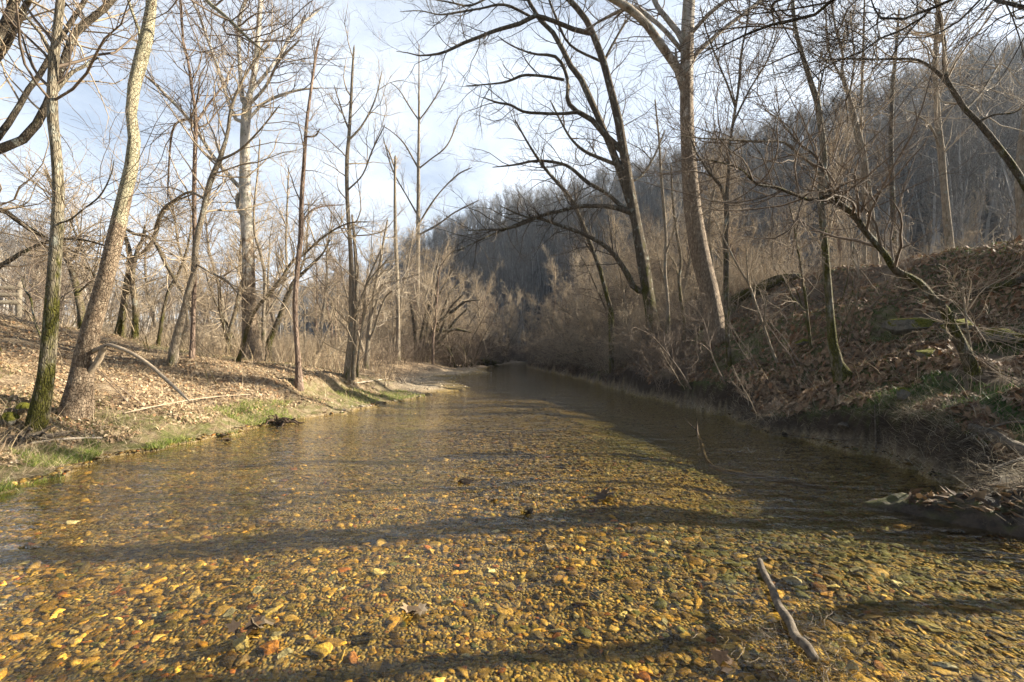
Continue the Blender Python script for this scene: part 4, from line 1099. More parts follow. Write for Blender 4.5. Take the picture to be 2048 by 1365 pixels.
for q, (px, py, s_) in enumerate([(1335, 700, 0.85), (1300, 705, 0.95), (1262, 715, 0.9), (1228, 712, 1.0), (1195, 722, 1.0), (1160, 722, 1.1), (1130, 722, 1.1), (1105, 724, 1.2), (1345, 660, 0.8), (1270, 680, 1.0), (1215, 690, 1.1), (1170, 700, 1.1)]):
    p = ground_px(px, py, 6)
    k = q % 3
    o = SHP[k] if k not in used else SHP[k].copy()
    if k in used:
        COL.objects.link(o)
    used.add(k)
    o.location = p
    o.rotation_euler = (R(10), R(-30), g2.uniform(-.6, .6))
    o.scale = (s_,) * 3
    tag(o, 'twiggy bare shrub leaning out over the water along the right bank', 'shrub', 'bare shrubs overhanging the right bank')

# ------------------------------------------------------------------ pebbles on the bed
def ico(sub):
    import bmesh
    bm = bmesh.new()
    bmesh.ops.create_icosphere(bm, subdivisions=sub, radius=1.0)
    V = np.array([v.co[:] for v in bm.verts])
    T = np.array([[v.index for v in f.verts] for f in bm.faces])
    bm.free()
    return V, T


def stone_shape(seed, sub, ang=0.5):
    g_ = np.random.default_rng(seed)
    V, T = ico(sub)
    V = V.copy()
    for q in range(10):                       # planar cuts make chert-like facets
        n = unit(g_.normal(size=3))
        c = g_.uniform(0.35, 0.75)
        dd = V @ n
        V -= np.maximum(dd - c, 0)[:, None] * n * ang * 1.9
    V *= (1 + 0.08 * np.sin(V[:, :1] * 4 + seed) + 0.07 * np.sin(V[:, 1:2] * 6 + seed * 2) + 0.05 * np.sin(V[:, :1] * 11 + V[:, 1:2] * 9))
    V *= np.array([1.0, g_.uniform(0.55, 0.9), g_.uniform(0.18, 0.34)])
    return V, T


PAL = np.array([(.54, .41, .14), (.48, .36, .13), (.60, .49, .24), (.40, .29, .10), (.58, .51, .34), (.38, .17, .07), (.28, .26, .20), (.10, .08, .05), (.32, .30, .11), (.66, .58, .42), (.52, .33, .07), (.20, .14, .08)])
PW = np.array([.12, .13, .13, .13, .09, .05, .12, .11, .08, .02, .015, .09])


g_x = np.random.default_rng(4)


def pebbles(name, n, yr_, size, sub, seed, dens=None, mul=None):
    g_ = np.random.default_rng(seed)
    y = g_.uniform(yr_[0], yr_[1], n * 3)
    half = y * 1.16 + 0.3
    x = g_.uniform(-1, 1, n * 3) * (yr_[1] * 1.16 + 0.3)
    k = (np.abs(x) < half) & (x > xl(y) - 0.15) & (x < xr(y) + 0.05) if dens is None else dens(x, y)
    x, y = x[k][:n], y[k][:n]
    n = len(x)
    shapes = [stone_shape(seed * 10 + i, sub) for i in range(10)]
    sz = np.clip(size * np.exp(g_.normal(size=n) * 0.5 + vnoise(x, y, 1.3, 19) * 0.4), size * 0.35, size * 3.4)
    z = height(x, y)
    wh = g_.integers(0, 10, n)
    Vs, Ts, Cs, o = [], [], [], 0
    colr = PAL[g_.choice(len(PAL), n, p=PW / PW.sum())] * np.array([0.53, 0.41, 0.21]) * np.exp(g_.normal(size=(n, 1)) * 0.5)
    dr_ = x - xr(y)
    alg = np.exp(-((dr_ + 1.9) / 1.3) ** 2) * sm(2.0, 4.2, y) * (vnoise(x, y, 0.9, 15) + 0.5) * 1.7 + 0.08
    am = (g_.random(n) < alg * 0.75)[:, None]
    colr = colr * (1 - 0.45 * sm(3.4, 8.0, y))[:, None]  # stones darken with distance, standing in for light lost in water
    colr = colr * (1 - 0.5 * np.exp(-(np.minimum(dr_ + 2.0, 0) / 1.2) ** 2) * sm(1.6, 3.6, y))[:, None]  # right side of the bed darkened for shade as well as algae
    colr = np.where(am, np.array([[.085, .085, .024]]) * g_.uniform(0.6, 1.4, (n, 1)), colr)
    if mul is not None:
        colr = np.array(mul) * g_.uniform(.55, 1.3, (n, 1)) * (0.7 + 0.6 * PAL[g_.choice(len(PAL), n)])
    rot, tl = g_.uniform(0, 6.28, n), g_.normal(size=(n, 2)) * 0.22
    for q in range(10):
        idx = np.nonzero(wh == q)[0]
        V, T = shapes[q]
        c, s = np.cos(rot[idx])[:, None], np.sin(rot[idx])[:, None]
        W = np.empty((len(idx), len(V), 3))
        W[..., 0] = V[None, :, 0] * c - V[None, :, 1] * s
        W[..., 1] = V[None, :, 0] * s + V[None, :, 1] * c
        W[..., 2] = V[None, :, 2] + W[..., 0] * tl[idx, :1] + W[..., 1] * tl[idx, 1:]
        W *= (sz[idx] * 0.5)[:, None, None]
        W += np.stack([x[idx], y[idx], z[idx] + sz[idx] * 0.02], -1)[:, None, :]
        Vs.append(W.reshape(-1, 3))
        Ts.append((T[None] + (np.arange(len(idx)) * len(V))[:, None, None]).reshape(-1, 3) + o)
        Cs.append(np.repeat(colr[idx], len(V), 0))
        o += len(idx) * len(V)
    return tag(mesh_np(name, np.concatenate(Vs), np.concatenate(Ts), M['pebble'], False, np.concatenate(Cs)), kind='stuff')


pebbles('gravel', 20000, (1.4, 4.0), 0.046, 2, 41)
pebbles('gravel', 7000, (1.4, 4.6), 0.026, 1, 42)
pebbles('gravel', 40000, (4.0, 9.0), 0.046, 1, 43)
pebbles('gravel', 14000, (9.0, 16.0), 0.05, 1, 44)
pebbles('bar_gravel', 16000, (9.0, 36.0), 0.075, 1, 45, lambda x, y: (xl(y) - x > -0.3) & (xl(y) - x < 0.4 + (y > 13.5) * (3.0 + 1.4 * vnoise(x, y, .6, 11))) & (g_x.random(len(x)) < 1.0), (.42, .36, .28))


# ------------------------------------------------------------------ leaves, stalks and grass
def leaf_shape():
    # five-lobed leaf outline, slightly cupped, fan of triangles
    a = np.radians([-90, -50, -28, 5, 30, 60, 90, 120, 150, 175, 208, 230])
    rad = np.array([0.35, 0.55, 0.95, 0.55, 1.0, 0.6, 1.15, 0.6, 1.0, 0.55, 0.95, 0.55])
    V = np.stack([rad * np.cos(a), rad * np.sin(a), 0.18 * rad ** 2], -1)
    V = np.vstack([[0, 0, 0], V])
    T = np.array([[0, i + 1, (i + 1) % 12 + 1] for i in range(12)])
    return V, T


def oval_leaf():
    V = np.array([(0, -1, .1), (.45, -.2, .22), (.3, .6, .2), (0, 1, -.05), (-.3, .6, .25), (-.45, -.2, .18), (0, 0, 0)], float)
    return V, np.array([[6, i, (i + 1) % 6] for i in range(6)])


LPAL = np.array([(.40, .28, .165), (.48, .36, .22), (.31, .21, .125), (.56, .43, .28), (.38, .22, .115), (.20, .135, .09), (.62, .50, .36)])
LW = np.array([.24, .2, .18, .12, .12, .09, .05])


def leaves(name, x, y, size, seed, big=0.5, lift=0.02, tiltv=0.45, mul=1.0):
    g_ = np.random.default_rng(seed)
    n = len(x)
    z = height(x, y) + g_.uniform(0.003, lift, n)
    eps = 0.08
    gxn, gyn = (height(x + eps, y) - height(x - eps, y)) / (2 * eps), (height(x, y + eps) - height(x, y - eps)) / (2 * eps)
    sh = [leaf_shape(), oval_leaf()]
    wh = (g_.random(n) > big).astype(int)
    sz = size * g_.uniform(0.5, 1.35, n)
    rot = g_.uniform(0, 6.28, n)
    tl = g_.normal(size=(n, 2)) * tiltv + np.clip(np.stack([gxn, gyn], -1), -1.2, 1.2)
    col = LPAL[g_.choice(len(LPAL), n, p=LW / LW.sum())] * g_.uniform(0.7, 1.2, (n, 1)) * mul
    cup = g_.uniform(-1.0, 2.2, n)
    Vs, Ts, Cs, o = [], [], [], 0
    for q in range(2):
        idx = np.nonzero(wh == q)[0]
        V, T = sh[q]
        c, s = np.cos(rot[idx])[:, None], np.sin(rot[idx])[:, None]
        W = np.empty((len(idx), len(V), 3))
        W[..., 0] = V[None, :, 0] * c - V[None, :, 1] * s
        W[..., 1] = V[None, :, 0] * s + V[None, :, 1] * c
        W[..., 2] = V[None, :, 2] * cup[idx][:, None] + W[..., 0] * tl[idx, :1] + W[..., 1] * tl[idx, 1:]
        W *= (sz[idx] * 0.5)[:, None, None]
        W += np.stack([x[idx], y[idx], z[idx]], -1)[:, None, :]
        Vs.append(W.reshape(-1, 3))
        Ts.append((T[None] + (np.arange(len(idx)) * len(V))[:, None, None]).reshape(-1, 3) + o)
        Cs.append(np.repeat(col[idx], len(V), 0))
        o += len(idx) * len(V)
    return tag(mesh_np(name, np.concatenate(Vs), np.concatenate(Ts), M['leaf'], False, np.concatenate(Cs)), kind='stuff')


def pick(n, xr_, yr_, cond, seed, over=4):
    g_ = np.random.default_rng(seed)
    # denser towards the camera
    u = g_.random(n * over)
    y = yr_[0] * (yr_[1] / yr_[0]) ** u
    x = g_.uniform(-1, 1, n * over) * y * 1.2
    k = cond(x, y) & (x > xr_[0]) & (x < xr_[1])
    return x[k][:n], y[k][:n]


dl_ = lambda x, y: xl(y) - x
dr_f = lambda x, y: x - xr(y)
x, y = pick(46000, (-30, 0), (4.2, 30), lambda x, y: (dl_(x, y) > 0.5) & (vnoise(x, y, .7, 51) + 0.6 * vnoise(x, y, 2.1, 52) > -0.22) & ~((dl_(x, y) < 3) & (y > 15)), 61, 8)
leaves('leaf_litter', x, y, 0.056, 62, 0.35, mul=np.array([0.95, 0.95, 0.92]))
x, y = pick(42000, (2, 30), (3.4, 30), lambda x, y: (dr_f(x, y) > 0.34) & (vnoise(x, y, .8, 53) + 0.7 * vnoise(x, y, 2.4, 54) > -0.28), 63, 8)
leaves('leaf_litter', x, y, 0.095, 64, 0.6, lift=0.07, mul=np.array([0.52, 0.455, 0.41]))  # right bank leaves dimmed, shade carried in their colour


def blades(name, x, y, h, w, cols, seed, mat, lean=0.5, curve=0.4, K=4, follow=None):
    g_ = np.random.default_rng(seed)
    n = len(x)
    hh = h * g_.uniform(0.45, 1.25, n)
    P = np.zeros((n, K, 3))
    P[:, 0] = np.stack([x, y, height(x, y) - 0.01], -1)
    d = unit(np.stack([g_.normal(size=n) * lean, g_.normal(size=n) * lean, np.ones(n)], -1) + (0 if follow is None else np.array(follow)))
    dirb = np.stack([g_.normal(size=n), g_.normal(size=n), -0.6 * np.ones(n)], -1) * curve
    for k in range(1, K):
        P[:, k] = P[:, k - 1] + d * (hh / (K - 1))[:, None]
        d = unit(d + dirb)
    side = unit(np.stack([g_.normal(size=n), g_.normal(size=n), np.zeros(n)], -1))
    ww = w * g_.uniform(0.6, 1.3, n)[:, None] * (1 - np.linspace(0, 0.93, K))[None]
    V = np.stack([P - side[:, None] * ww[..., None], P + side[:, None] * ww[..., None]], 2)
    b = (np.arange(n) * K * 2)[:, None]
    k = np.arange(K - 1)[None] * 2
    Q = np.stack([b + k, b + k + 1, b + k + 3, b + k + 2], -1).reshape(-1, 4)
    cols = np.array(cols)
    c = cols[g_.integers(0, len(cols), n)] * g_.uniform(0.75, 1.25, (n, 1))
    return tag(mesh_np(name, V.reshape(-1, 3), Q, M[mat], True, np.repeat(c, K * 2, 0)), kind='stuff')


GREEN = [(.17, .25, .035), (.27, .33, .06), (.12, .19, .025), (.38, .38, .11), (.22, .29, .05), (.48, .42, .22)]
x, y = pick(15000, (-12, 0), (3.9, 9.6), lambda x, y: (dl_(x, y) > -0.08) & (dl_(x, y) < 0.55 + 0.9 * vnoise(x, y, .9, 71) + 0.5 * vnoise(x, y, 3, 70)) & (vnoise(x, y, 1.6, 72) + .5 * vnoise(x, y, 4, 69) > -0.02), 73, 40)
blades('bank_grass', x, y, 0.125, 0.0035, GREEN, 74, 'grass', 0.6, 0.45)
x, y = pick(4500, (-8, 0), (8.5, 14.5), lambda x, y: (dl_(x, y) > 0.0) & (dl_(x, y) < 1.0) & (vnoise(x, y, .9, 75) > -0.1), 76, 60)
blades('bank_grass', x, y, 0.13, 0.005, GREEN, 77, 'grass', 0.6, 0.4)
x, y = pick(20000, (-22, -4), (5, 18), lambda x, y: (dl_(x, y) > 0.6) & (vnoise(x, y, .45, 13) + .6 * vnoise(x, y, 1.7, 14) > 0.0), 78, 16)
blades('green_shoots', x, y, 0.06, 0.006, [(.16, .19, .04), (.22, .24, .07), (.12, .15, .035), (.28, .27, .1)], 79, 'grass', 0.9, 0.3, 3)
x, y = pick(34000, (3, 22), (3.6, 22), lambda x, y: (dr_f(x, y) > 0.3) & (vnoise(x, y, .45, 13) + .6 * vnoise(x, y, 1.7, 14) + .4 * vnoise(x, y, 4.5, 16) > 0.04), 80, 16)
blades('green_shoots', x, y, 0.11, 0.010, [(.035, .075, .016), (.055, .095, .022), (.085, .11, .03)], 81, 'grass', 1.0, 0.3, 3)  # greens darker than on the left, bank shade put into the colour
STRAW = [(.44, .34, .20), (.36, .27, .17), (.52, .42, .28), (.28, .20, .13)]
x, y = pick(9000, (-30, -2), (5, 34), lambda x, y: (dl_(x, y) > 0.4) & ~((dl_(x, y) < 3.2) & (y > 14)) & (vnoise(x, y, .6, 82) > -0.25), 83, 12)
blades('dry_stalks', x, y, 0.42, 0.003, STRAW, 84, 'straw', 1.2, 0.25, 4)
x, y = pick(7000, (-34, 0), (15, 50), lambda x, y: (dl_(x, y) > 3.0) & (vnoise(x, y, .5, 85) > -0.2), 86, 12)
blades('dry_stalks', x, y, 0.95, 0.006, STRAW, 87, 'straw', 0.25, 0.12, 4)
x, y = pick(3000, (3, 10), (3.4, 11), lambda x, y: (dr_f(x, y) > 0.0) & (dr_f(x, y) < 0.7) & (vnoise(x, y, .9, 88) > -0.1), 89, 40)
blades('dry_stalks', x, y, 0.38, 0.0028, [(.30, .24, .15), (.22, .17, .11), (.40, .34, .24)], 90, 'straw', 0.7, 0.5, 5, (-0.8, 0, -0.3))
x, y = pick(4000, (4, 40), (5, 34), lambda x, y: (dr_f(x, y) > 0.6), 91, 8)
blades('dry_stalks', x, y, 0.5, 0.003, STRAW, 92, 'straw', 1.0, 0.25, 4)

x, y = pick(34000, (-24, -2), (4.4, 20), lambda x, y: (dl_(x, y) > 0.1) & ~((dl_(x, y) < 3.2) & (y > 14)) & (vnoise(x, y, .8, 93) > -0.15), 94, 14)
blades('fallen_straw', x, y, 0.30, 0.0026, STRAW, 95, 'straw', 3.0, 0.10, 3)
x, y = pick(700, (3, 7), (4.2, 11), lambda x, y: (dr_f(x, y) > 0.1) & (dr_f(x, y) < 0.4), 96, 200)
blades('hanging_rootlets', x, y, 0.45, 0.003, [(.16, .12, .08), (.10, .075, .05), (.30, .25, .17)], 97, 'straw', 0.6, 0.55, 6, (-1.2, 0, -0.4))

gq = np.random.default_rng(98)
x, y = gq.uniform(4, 13, 12000), gq.uniform(-3, 7, 12000)
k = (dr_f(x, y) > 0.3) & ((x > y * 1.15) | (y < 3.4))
leaves('leaf_litter', x[k], y[k], 0.095, 99, 0.6, lift=0.07, mul=np.array([0.52, 0.455, 0.41]))  # same shade-dimmed leaf colour, continued outside the view
x, y = gq.uniform(-13, -5, 9000), gq.uniform(-3, 7, 9000)
k = (dl_(x, y) > 0.4) & ((-x > y * 1.15) | (y < 4.2))
leaves('leaf_litter', x[k], y[k], 0.06, 100, 0.35)
# ------------------------------------------------------------------ rocks, logs, sticks, fence and other single things
def wp(px, py, dz=0.0, water=True):
    """point of the land or water surface seen at a photo pixel"""
    d = ray(px, py)
    Yv = 1.4 * (200 / 1.4) ** np.linspace(0, 1, 8000)
    P = CAM + d[None] * (Yv / d[1])[:, None]
    z = height(P[:, 0], P[:, 1])
    z = np.maximum(z, 0.0) if water else z
    k = np.nonzero(P[:, 2] <= z)[0]
    p = P[k[0] if len(k) else 2000].copy()
    p[2] += dz
    return p


def bedp(px, py, dz=0.0):
    return wp(px, py, dz, False)


def rock(name, label, px, py, w, ratio=(1, .8, .6), mat='moss_rock', seed=0, sub=4, sinkf=0.08, col=None, group=None, water=False, cat='rock', facet=0.5):
    p = wp(px, py, 0, water) if not isinstance(px, np.ndarray) else px
    s = w * p[1] / F * 0.5 / math.sqrt(1 + ((px - CX) / F) ** 2) if not isinstance(px, np.ndarray) else w * p[1] / F * 0.4
    V, T = stone_shape(seed, sub, facet)
    g_ = np.random.default_rng(seed + 5)
    fr = g_.normal(size=(6, 3)) * 5
    ph = g_.uniform(0, 6, 6)
    V = V * (1 + 0.045 * np.sin(V @ fr.T + ph).sum(1, keepdims=True) * 0.6)
    V = V / np.abs(V).max(0) * np.array(ratio) * s
    o = mesh_np(name, V, T, M[mat], True, None if col is None else np.tile(np.array(col), (len(V), 1)))
    o.location = (p[0], p[1], p[2] + ratio[2] * s * (1 - 2 * sinkf))
    o.rotation_euler = (0, 0, g_.uniform(-.5, .5))
    return tag(o, label, cat, group)


rock('mossy_rock', 'low bright-mossed rock on the right slope left of the crooked trunk', 1815, 668, 120, (1, .6, .38), seed=1)
rock('mossy_rock', 'moss-capped boulder close behind the foot of the crooked leaning trunk', 1925, 670, 90, (1, .8, .6), seed=2)
rock('mossy_rock', 'grey boulder with mossy ends at the right edge of the slope', 2018, 690, 110, (1, .7, .5), seed=3)
rock('mossy_rock', 'tilted slab of green moss between the lichen-spotted trunk and the crooked trunk', 1852, 720, 90, (1, .5, .4), seed=4)
rock('mossy_rock', 'small upright moss hummock low on the right bank', 1802, 806, 40, (.8, .8, 1.1), seed=5)
rock('mossy_rock', 'tiny mossy stone high on the slope beside the thin mossy sapling', 1608, 690, 36, (1, .8, .5), seed=6)
rock('mossy_rock', 'lichened rounded rock at the left edge of the picture behind the driftwood', 12, 856, 70, (1, .8, .75), seed=7)
rock('mossy_rock', 'brown mossy rock tucked behind the foot of the grey mossy trunk', 52, 832, 62, (1, .8, .7), seed=8)
rock('pale_rock', 'pale rough stone set in the undercut right bank near the water', 1690, 862, 34, (1, .8, .7), 'driftwood', seed=9)


def rod(name, label, pts, mat, sides=9, K=24, cat='branch', lobes=0.06, seed=0, group=None, twigs=0, tl=(.1, .4), forks=(), capend=True):
    """branch or log through world points [(point, radius_m)], with optional side forks and twigs"""
    P = np.array([p for p, r in pts])
    r = np.array([r for p, r in pts])
    base = P[0].copy()
    root = empty(name, base, label, cat, group)
    q, s = smooth_line(P, r, K)
    if capend:
        q = np.vstack([q[0] - (q[1] - q[0]) * 0.15, q, q[-1] + (q[-1] - q[-2]) * 0.15])
        s = np.concatenate([[s[0] * 0.15], s, [s[-1] * 0.15]])
    mesh_np('stem', *tubes_j(q, s, sides, lobes, seed, base), M[mat], parent=root)
    for f in forks:
        fp, fs = smooth_line(np.array([p for p, r in f]), np.array([r for p, r in f]), 14)
        mesh_np('side_branch', *tubes_j(fp, fs, 6, lobes, seed + 3, base), M[mat], parent=root)
    if twigs:
        a, b = resample(q, s, 14)
        A, Ar = spawn(a[None], b[None], twigs, 0.1, 1, tl, (25, 70), 6, 0.25, (0, 0, 0.03), cap=0.006, tip=0.0016, seed=seed + 9)
        V, Q = tubes(A, Ar, 4)
        mesh_np('twigs', V - base, Q, M[mat], parent=root)
    return root


def tubes_j(q, s, sides, lobes, seed, base):
    V, Q = tubes(q[None], s[None], sides, lobes, seed)
    return V - base, Q


def pr(px, py, w, dz=0.0, water=True):
    p = wp(px, py, 0, water)
    rr_ = w * 0.4 * p[1] / F
    return (p + np.array([0, 0, rr_ * 0.6 + dz]), rr_)


# driftwood stick lying in the shallows in front
rod('driftwood_stick', 'bare grey driftwood stick lying in the shallows at the bottom of the picture',
    [pr(1519, 1136, 12, 0.04), pr(1530, 1165, 15, 0.035), pr(1545, 1192, 16, 0.03), pr(1558, 1225, 20, 0.02), pr(1578, 1252, 20, 0.015), pr(1592, 1285, 21, 0.012), pr(1612, 1308, 23, 0.025), pr(1630, 1330, 20, 0.015)], 'driftwood', 12, 40, lobes=0.09, seed=3)
# submerged branch with two tips
a0 = wp(1425, 905, -0.20)
rod('sunken_branch', 'half sunken branch with two pale tips sticking out of the water by the right bank',
    [(wp(1650, 935, -0.26), 0.03), (wp(1520, 915, -0.26), 0.03), (a0, 0.028), (wp(1402, 878, -0.06), 0.022), (wp(1394, 865, 0.02), 0.018), (wp(1394, 865, 0.12), 0.013), (wp(1393, 865, 0.24), 0.006)], 'rot', seed=5,
    forks=[[(wp(1394, 865, 0.03), 0.016), (wp(1383, 865, 0.11), 0.011), (wp(1370, 862, 0.22), 0.005)]])
rod('fallen_log', 'mossy fallen log with dark underside behind the foot of the big sycamore', [(wp(1452, 612, 0.1, False), 0.16), (wp(1490, 600, 0.2, False), 0.2), (wp(1530, 585, 0.22, False), 0.2), (wp(1562, 570, 0.2, False), 0.17), (wp(1600, 560, 0.1, False), 0.12)], 'moss_bark', 12, 20, 'log', 0.1, 6)
rod('fallen_log', 'short weathered log lying on the bank at the right edge of the picture', [(wp(1935, 860, 0.03, False), 0.05), (wp(1960, 872, 0.05, False), 0.06), (wp(2000, 890, 0.05, False), 0.065), (wp(2060, 918, 0.05, False), 0.065)], 'driftwood', 12, 20, 'log', 0.06, 7)
rod('fallen_log', 'thin dark log lying high on the slope at the right edge', [(wp(1920, 602, 0.05, False), 0.05), (wp(1975, 590, 0.1, False), 0.07), (wp(2020, 578, 0.1, False), 0.08), (wp(2090, 560, 0.1, False), 0.09)], 'dark_bark', 10, 20, 'log', 0.08, 8)
rod('fallen_branch', 'pale crooked branch resting across the weathered log on the right', [(wp(1915, 890, 0.02, False), 0.007), (wp(1950, 882, 0.06, False), 0.011), (wp(1990, 876, 0.12, False), 0.013), (wp(2020, 872, 0.14, False), 0.013), (wp(2060, 872, 0.14, False), 0.012)], 'driftwood', seed=9, twigs=4)
rod('fallen_branch', 'long straight stick leaning on leaves above the mossy mound at the right edge', [(wp(1935, 964, 0.03, False), 0.010), (wp(1980, 955, 0.06, False), 0.014), (wp(2020, 945, 0.09, False), 0.016), (wp(2062, 934, 0.1, False), 0.018)], 'driftwood', seed=10, twigs=5)
rod('fallen_branch', 'thin stick running into the dark water from the right bank', [(wp(1735, 893, 0.10), 0.008), (wp(1690, 888, 0.06), 0.008), (wp(1620, 880, 0.03), 0.006), (wp(1545, 871, 0.015), 0.004)], 'driftwood', seed=11, twigs=5)
rod('fallen_branch', 'bare forked stick hanging over the undercut right bank', [(wp(1752, 905, 0.02, False), 0.010), (wp(1752, 890, 0.12, False), 0.009), (wp(1751, 880, 0.26, False), 0.008), (wp(1750, 870, 0.40, False), 0.006)], 'driftwood', seed=12, twigs=9)
rod('fallen_branch', 'dark slanting branch reaching into the creek below the bank brush', [(wp(1175, 735, 0.9), 0.05), (wp(1130, 730, 0.6), 0.05), (wp(1085, 728, 0.35), 0.04), (wp(1060, 730, 0.1), 0.03)], 'dark_bark', seed=13, twigs=8, tl=(.4, 1.2))
rod('fallen_branch', 'weathered branch lying on the left bank in front of the curving sycamore', [(wp(205, 880, 0.03, False), 0.012), (wp(120, 885, 0.04, False), 0.018), (wp(60, 892, 0.03, False), 0.015)], 'twig_pale', seed=14, twigs=4)
rod('fallen_branch', 'long thin bare branch lying across the left bank behind the grassy edge', [(wp(250, 830, 0.03, False), 0.010), (wp(330, 815, 0.05, False), 0.012), (wp(420, 800, 0.05, False), 0.012), (wp(500, 792, 0.03, False), 0.008)], 'twig_tan', seed=15, twigs=6)
rod('fallen_branch', 'stick on the gravel bar pointing at the creek', [(wp(710, 768, 0.02, False), 0.015), (wp(745, 764, 0.03, False), 0.015), (wp(780, 758, 0.02, False), 0.01)], 'twig_pale', seed=16, twigs=2)


# gnarled roots: several crooked tubes + lumps in one continuous heap
def root_heap(name, label, px, py, w, n, seed, mat, hz=0.5, spread=(1, .5), cat='roots'):
    g_ = np.random.default_rng(seed)
    c = wp(px, py, 0, False)
    s = w * c[1] / F * 0.5
    Ps, Rs = [], []
    for k in range(n):
        a = g_.uniform(0, 6.28)
        p = c + np.array([g_.normal() * s * 0.35 * spread[0], g_.normal() * s * 0.3 * spread[1], s * 0.08])
        d = unit(np.array([math.cos(a) * spread[0], math.sin(a) * spread[1], g_.uniform(-.1, .5)]))
        pts = []
        for q in range(9):
            pts.append(p.copy())
            d = unit(d + g_.normal(size=3) * 0.35 + np.array([0, 0, -0.12]))
            p = p + d * s * 0.13
            p[2] = max(p[2], float(height(p[0], p[1])) - 0.03)
            p[2] = min(p[2], float(height(p[0], p[1])) + s * hz)
        Ps.append(pts)
        Rs.append(s * g_.uniform(0.05, 0.13) * np.linspace(1, 0.25, 9))
    root = empty(name, c, label, cat)
    V, T = stone_shape(seed + 2, 4, 0.7)
    fr = g_.normal(size=(8, 3)) * 7
    V = V * (1 + 0.09 * np.sin(V @ fr.T).sum(1, keepdims=True) * 0.5) * np.array([s * 0.72 * spread[0], s * 0.55 * spread[1], s * hz * 0.6])
    mesh_np('core', V + np.array([0, 0, s * 0.05]), T, M[mat], parent=root)
    V, Q = tubes(np.array(Ps), np.array(Rs), 7, 0.12, seed)
    mesh_np('root_strands', V - c, Q, M[mat], parent=root)
    return root


tag(root_heap('driftwood_roots', 'gnarled grey driftwood root mass at the left edge below the grey mossy trunk', 45, 885, 120, 26, 3, 'driftwood', 0.55, (1, .6)), None)
root_heap('upturned_roots', 'dark tangled roots exposed along the far undercut bank at the creek bend', 950, 730, 90, 30, 4, 'moss_bark', 0.28, (1.2, .4))
root_heap('drift_tangle', 'dark tangle of drifted twigs and roots above the mossy ledge at the right edge', 1985, 985, 110, 40, 8, 'rot', 0.35, (1.3, .5), 'drift debris')
root_heap('root_clump', 'dark soil clump bound with roots slumped at the grassy left waterline', 565, 846, 66, 18, 6, 'rot', 0.45, (1, .6))


def mound():
    """mossy, muddy ledge with curled leaves running out into the water at the right edge"""
    a, b = wp(1725, 1003), wp(2075, 1040)
    n, K = 70, 26
    u = np.linspace(0, 1, n)[:, None]
    v = np.linspace(-1, 1, K)[None]
    ax = b - a
    nrm = unit(np.array([-ax[1], ax[0], 0.0]))
    g_ = np.random.default_rng(9)
    wd = 0.04 + 0.34 * np.sqrt(u)
    hz = (0.03 + 0.24 * u ** 0.7) * (1 - v ** 2) ** 0.6 - 0.05
    x = a[0] + ax[0] * u + nrm[0] * v * wd
    y = a[1] + ax[1] * u + nrm[1] * v * wd
    z = hz + (vnoise(x, y, 5, 31) * 0.12 + vnoise(x, y, 14, 32) * 0.07) * (0.3 + u)
    ii = np.arange(n - 1)[:, None] * K + np.arange(K - 1)[None]
    Q = np.stack([ii, ii + 1, ii + K + 1, ii + K], -1).reshape(-1, 4)
    root = empty('mossy_mound', a, 'mossy muddy ledge with curled leaves jutting into the water at the right edge', 'mound')
    V = np.stack([x.ravel(), y.ravel(), z.ravel()], -1)
    mesh_np('soil', V - a, Q, M['mound'], parent=root)
    # curled bark and leaves caught on top
    k = g_.choice(len(V), 120, p=((np.repeat(u, K, 1) > .3) * (np.abs(np.repeat(v, n, 0)) < .75)).ravel() / ((np.repeat(u, K, 1) > .3) * (np.abs(np.repeat(v, n, 0)) < .75)).sum())
    Ls, Lt = oval_leaf()
    Vs, Ts = [], []
    for q, i in enumerate(k):
        s = g_.uniform(.02, .05)
        W = Ls * np.array([1.1, 1.6, 2.6 * g_.uniform(-1, 1)])
        ang = g_.uniform(0, 6.28)
        Rm = np.array([[math.cos(ang), -math.sin(ang), 0], [math.sin(ang), math.cos(ang), 0], [g_.normal() * .6, g_.normal() * .6, 1]])
        Vs.append(W @ Rm.T * s + V[i] + np.array([0, 0, .012]))
        Ts.append(Lt + q * len(Ls))
    Vs = np.concatenate(Vs)
    c = np.repeat(LPAL[g_.integers(0, 7, 120)] * g_.uniform(.15, .45, (120, 1)) * np.array([1.05, .9, .75]), len(Ls), 0)
    o = mesh_np('caught_leaves', Vs - a, np.concatenate(Ts), M['leaf'], False, c, parent=root)
    o['kind'] = 'stuff'


m, t = new_mat('mossy_mud')
n1 = t.noise(t.coord('Object'), 14, 5, 0.7)
n2 = t.noise(t.coord('Object'), 5, 4, 0.6)
mud = t.ramp(n1, [(0.3, (0.018, 0.013, 0.009)), (0.7, (0.07, 0.048, 0.03))])
geo = t.n('ShaderNodeNewGeometry')
sz = t.n('ShaderNodeSeparateXYZ', i_0=geo.outputs['Normal'])
mo = t.ramp(n1, [(0.3, (0.02, 0.022, 0.004)), (0.7, (0.085, 0.08, 0.012))])
t.out(t.bsdf(t.mix(t.math('MULTIPLY', t.map(n2, 0.5, 0.6), t.map(sz.outputs[2], 0.5, 0.9)), mud, mo), 0.7, t.bump(n1, 1.0, 0.03), 0.3))
M['mound'] = m
mound()


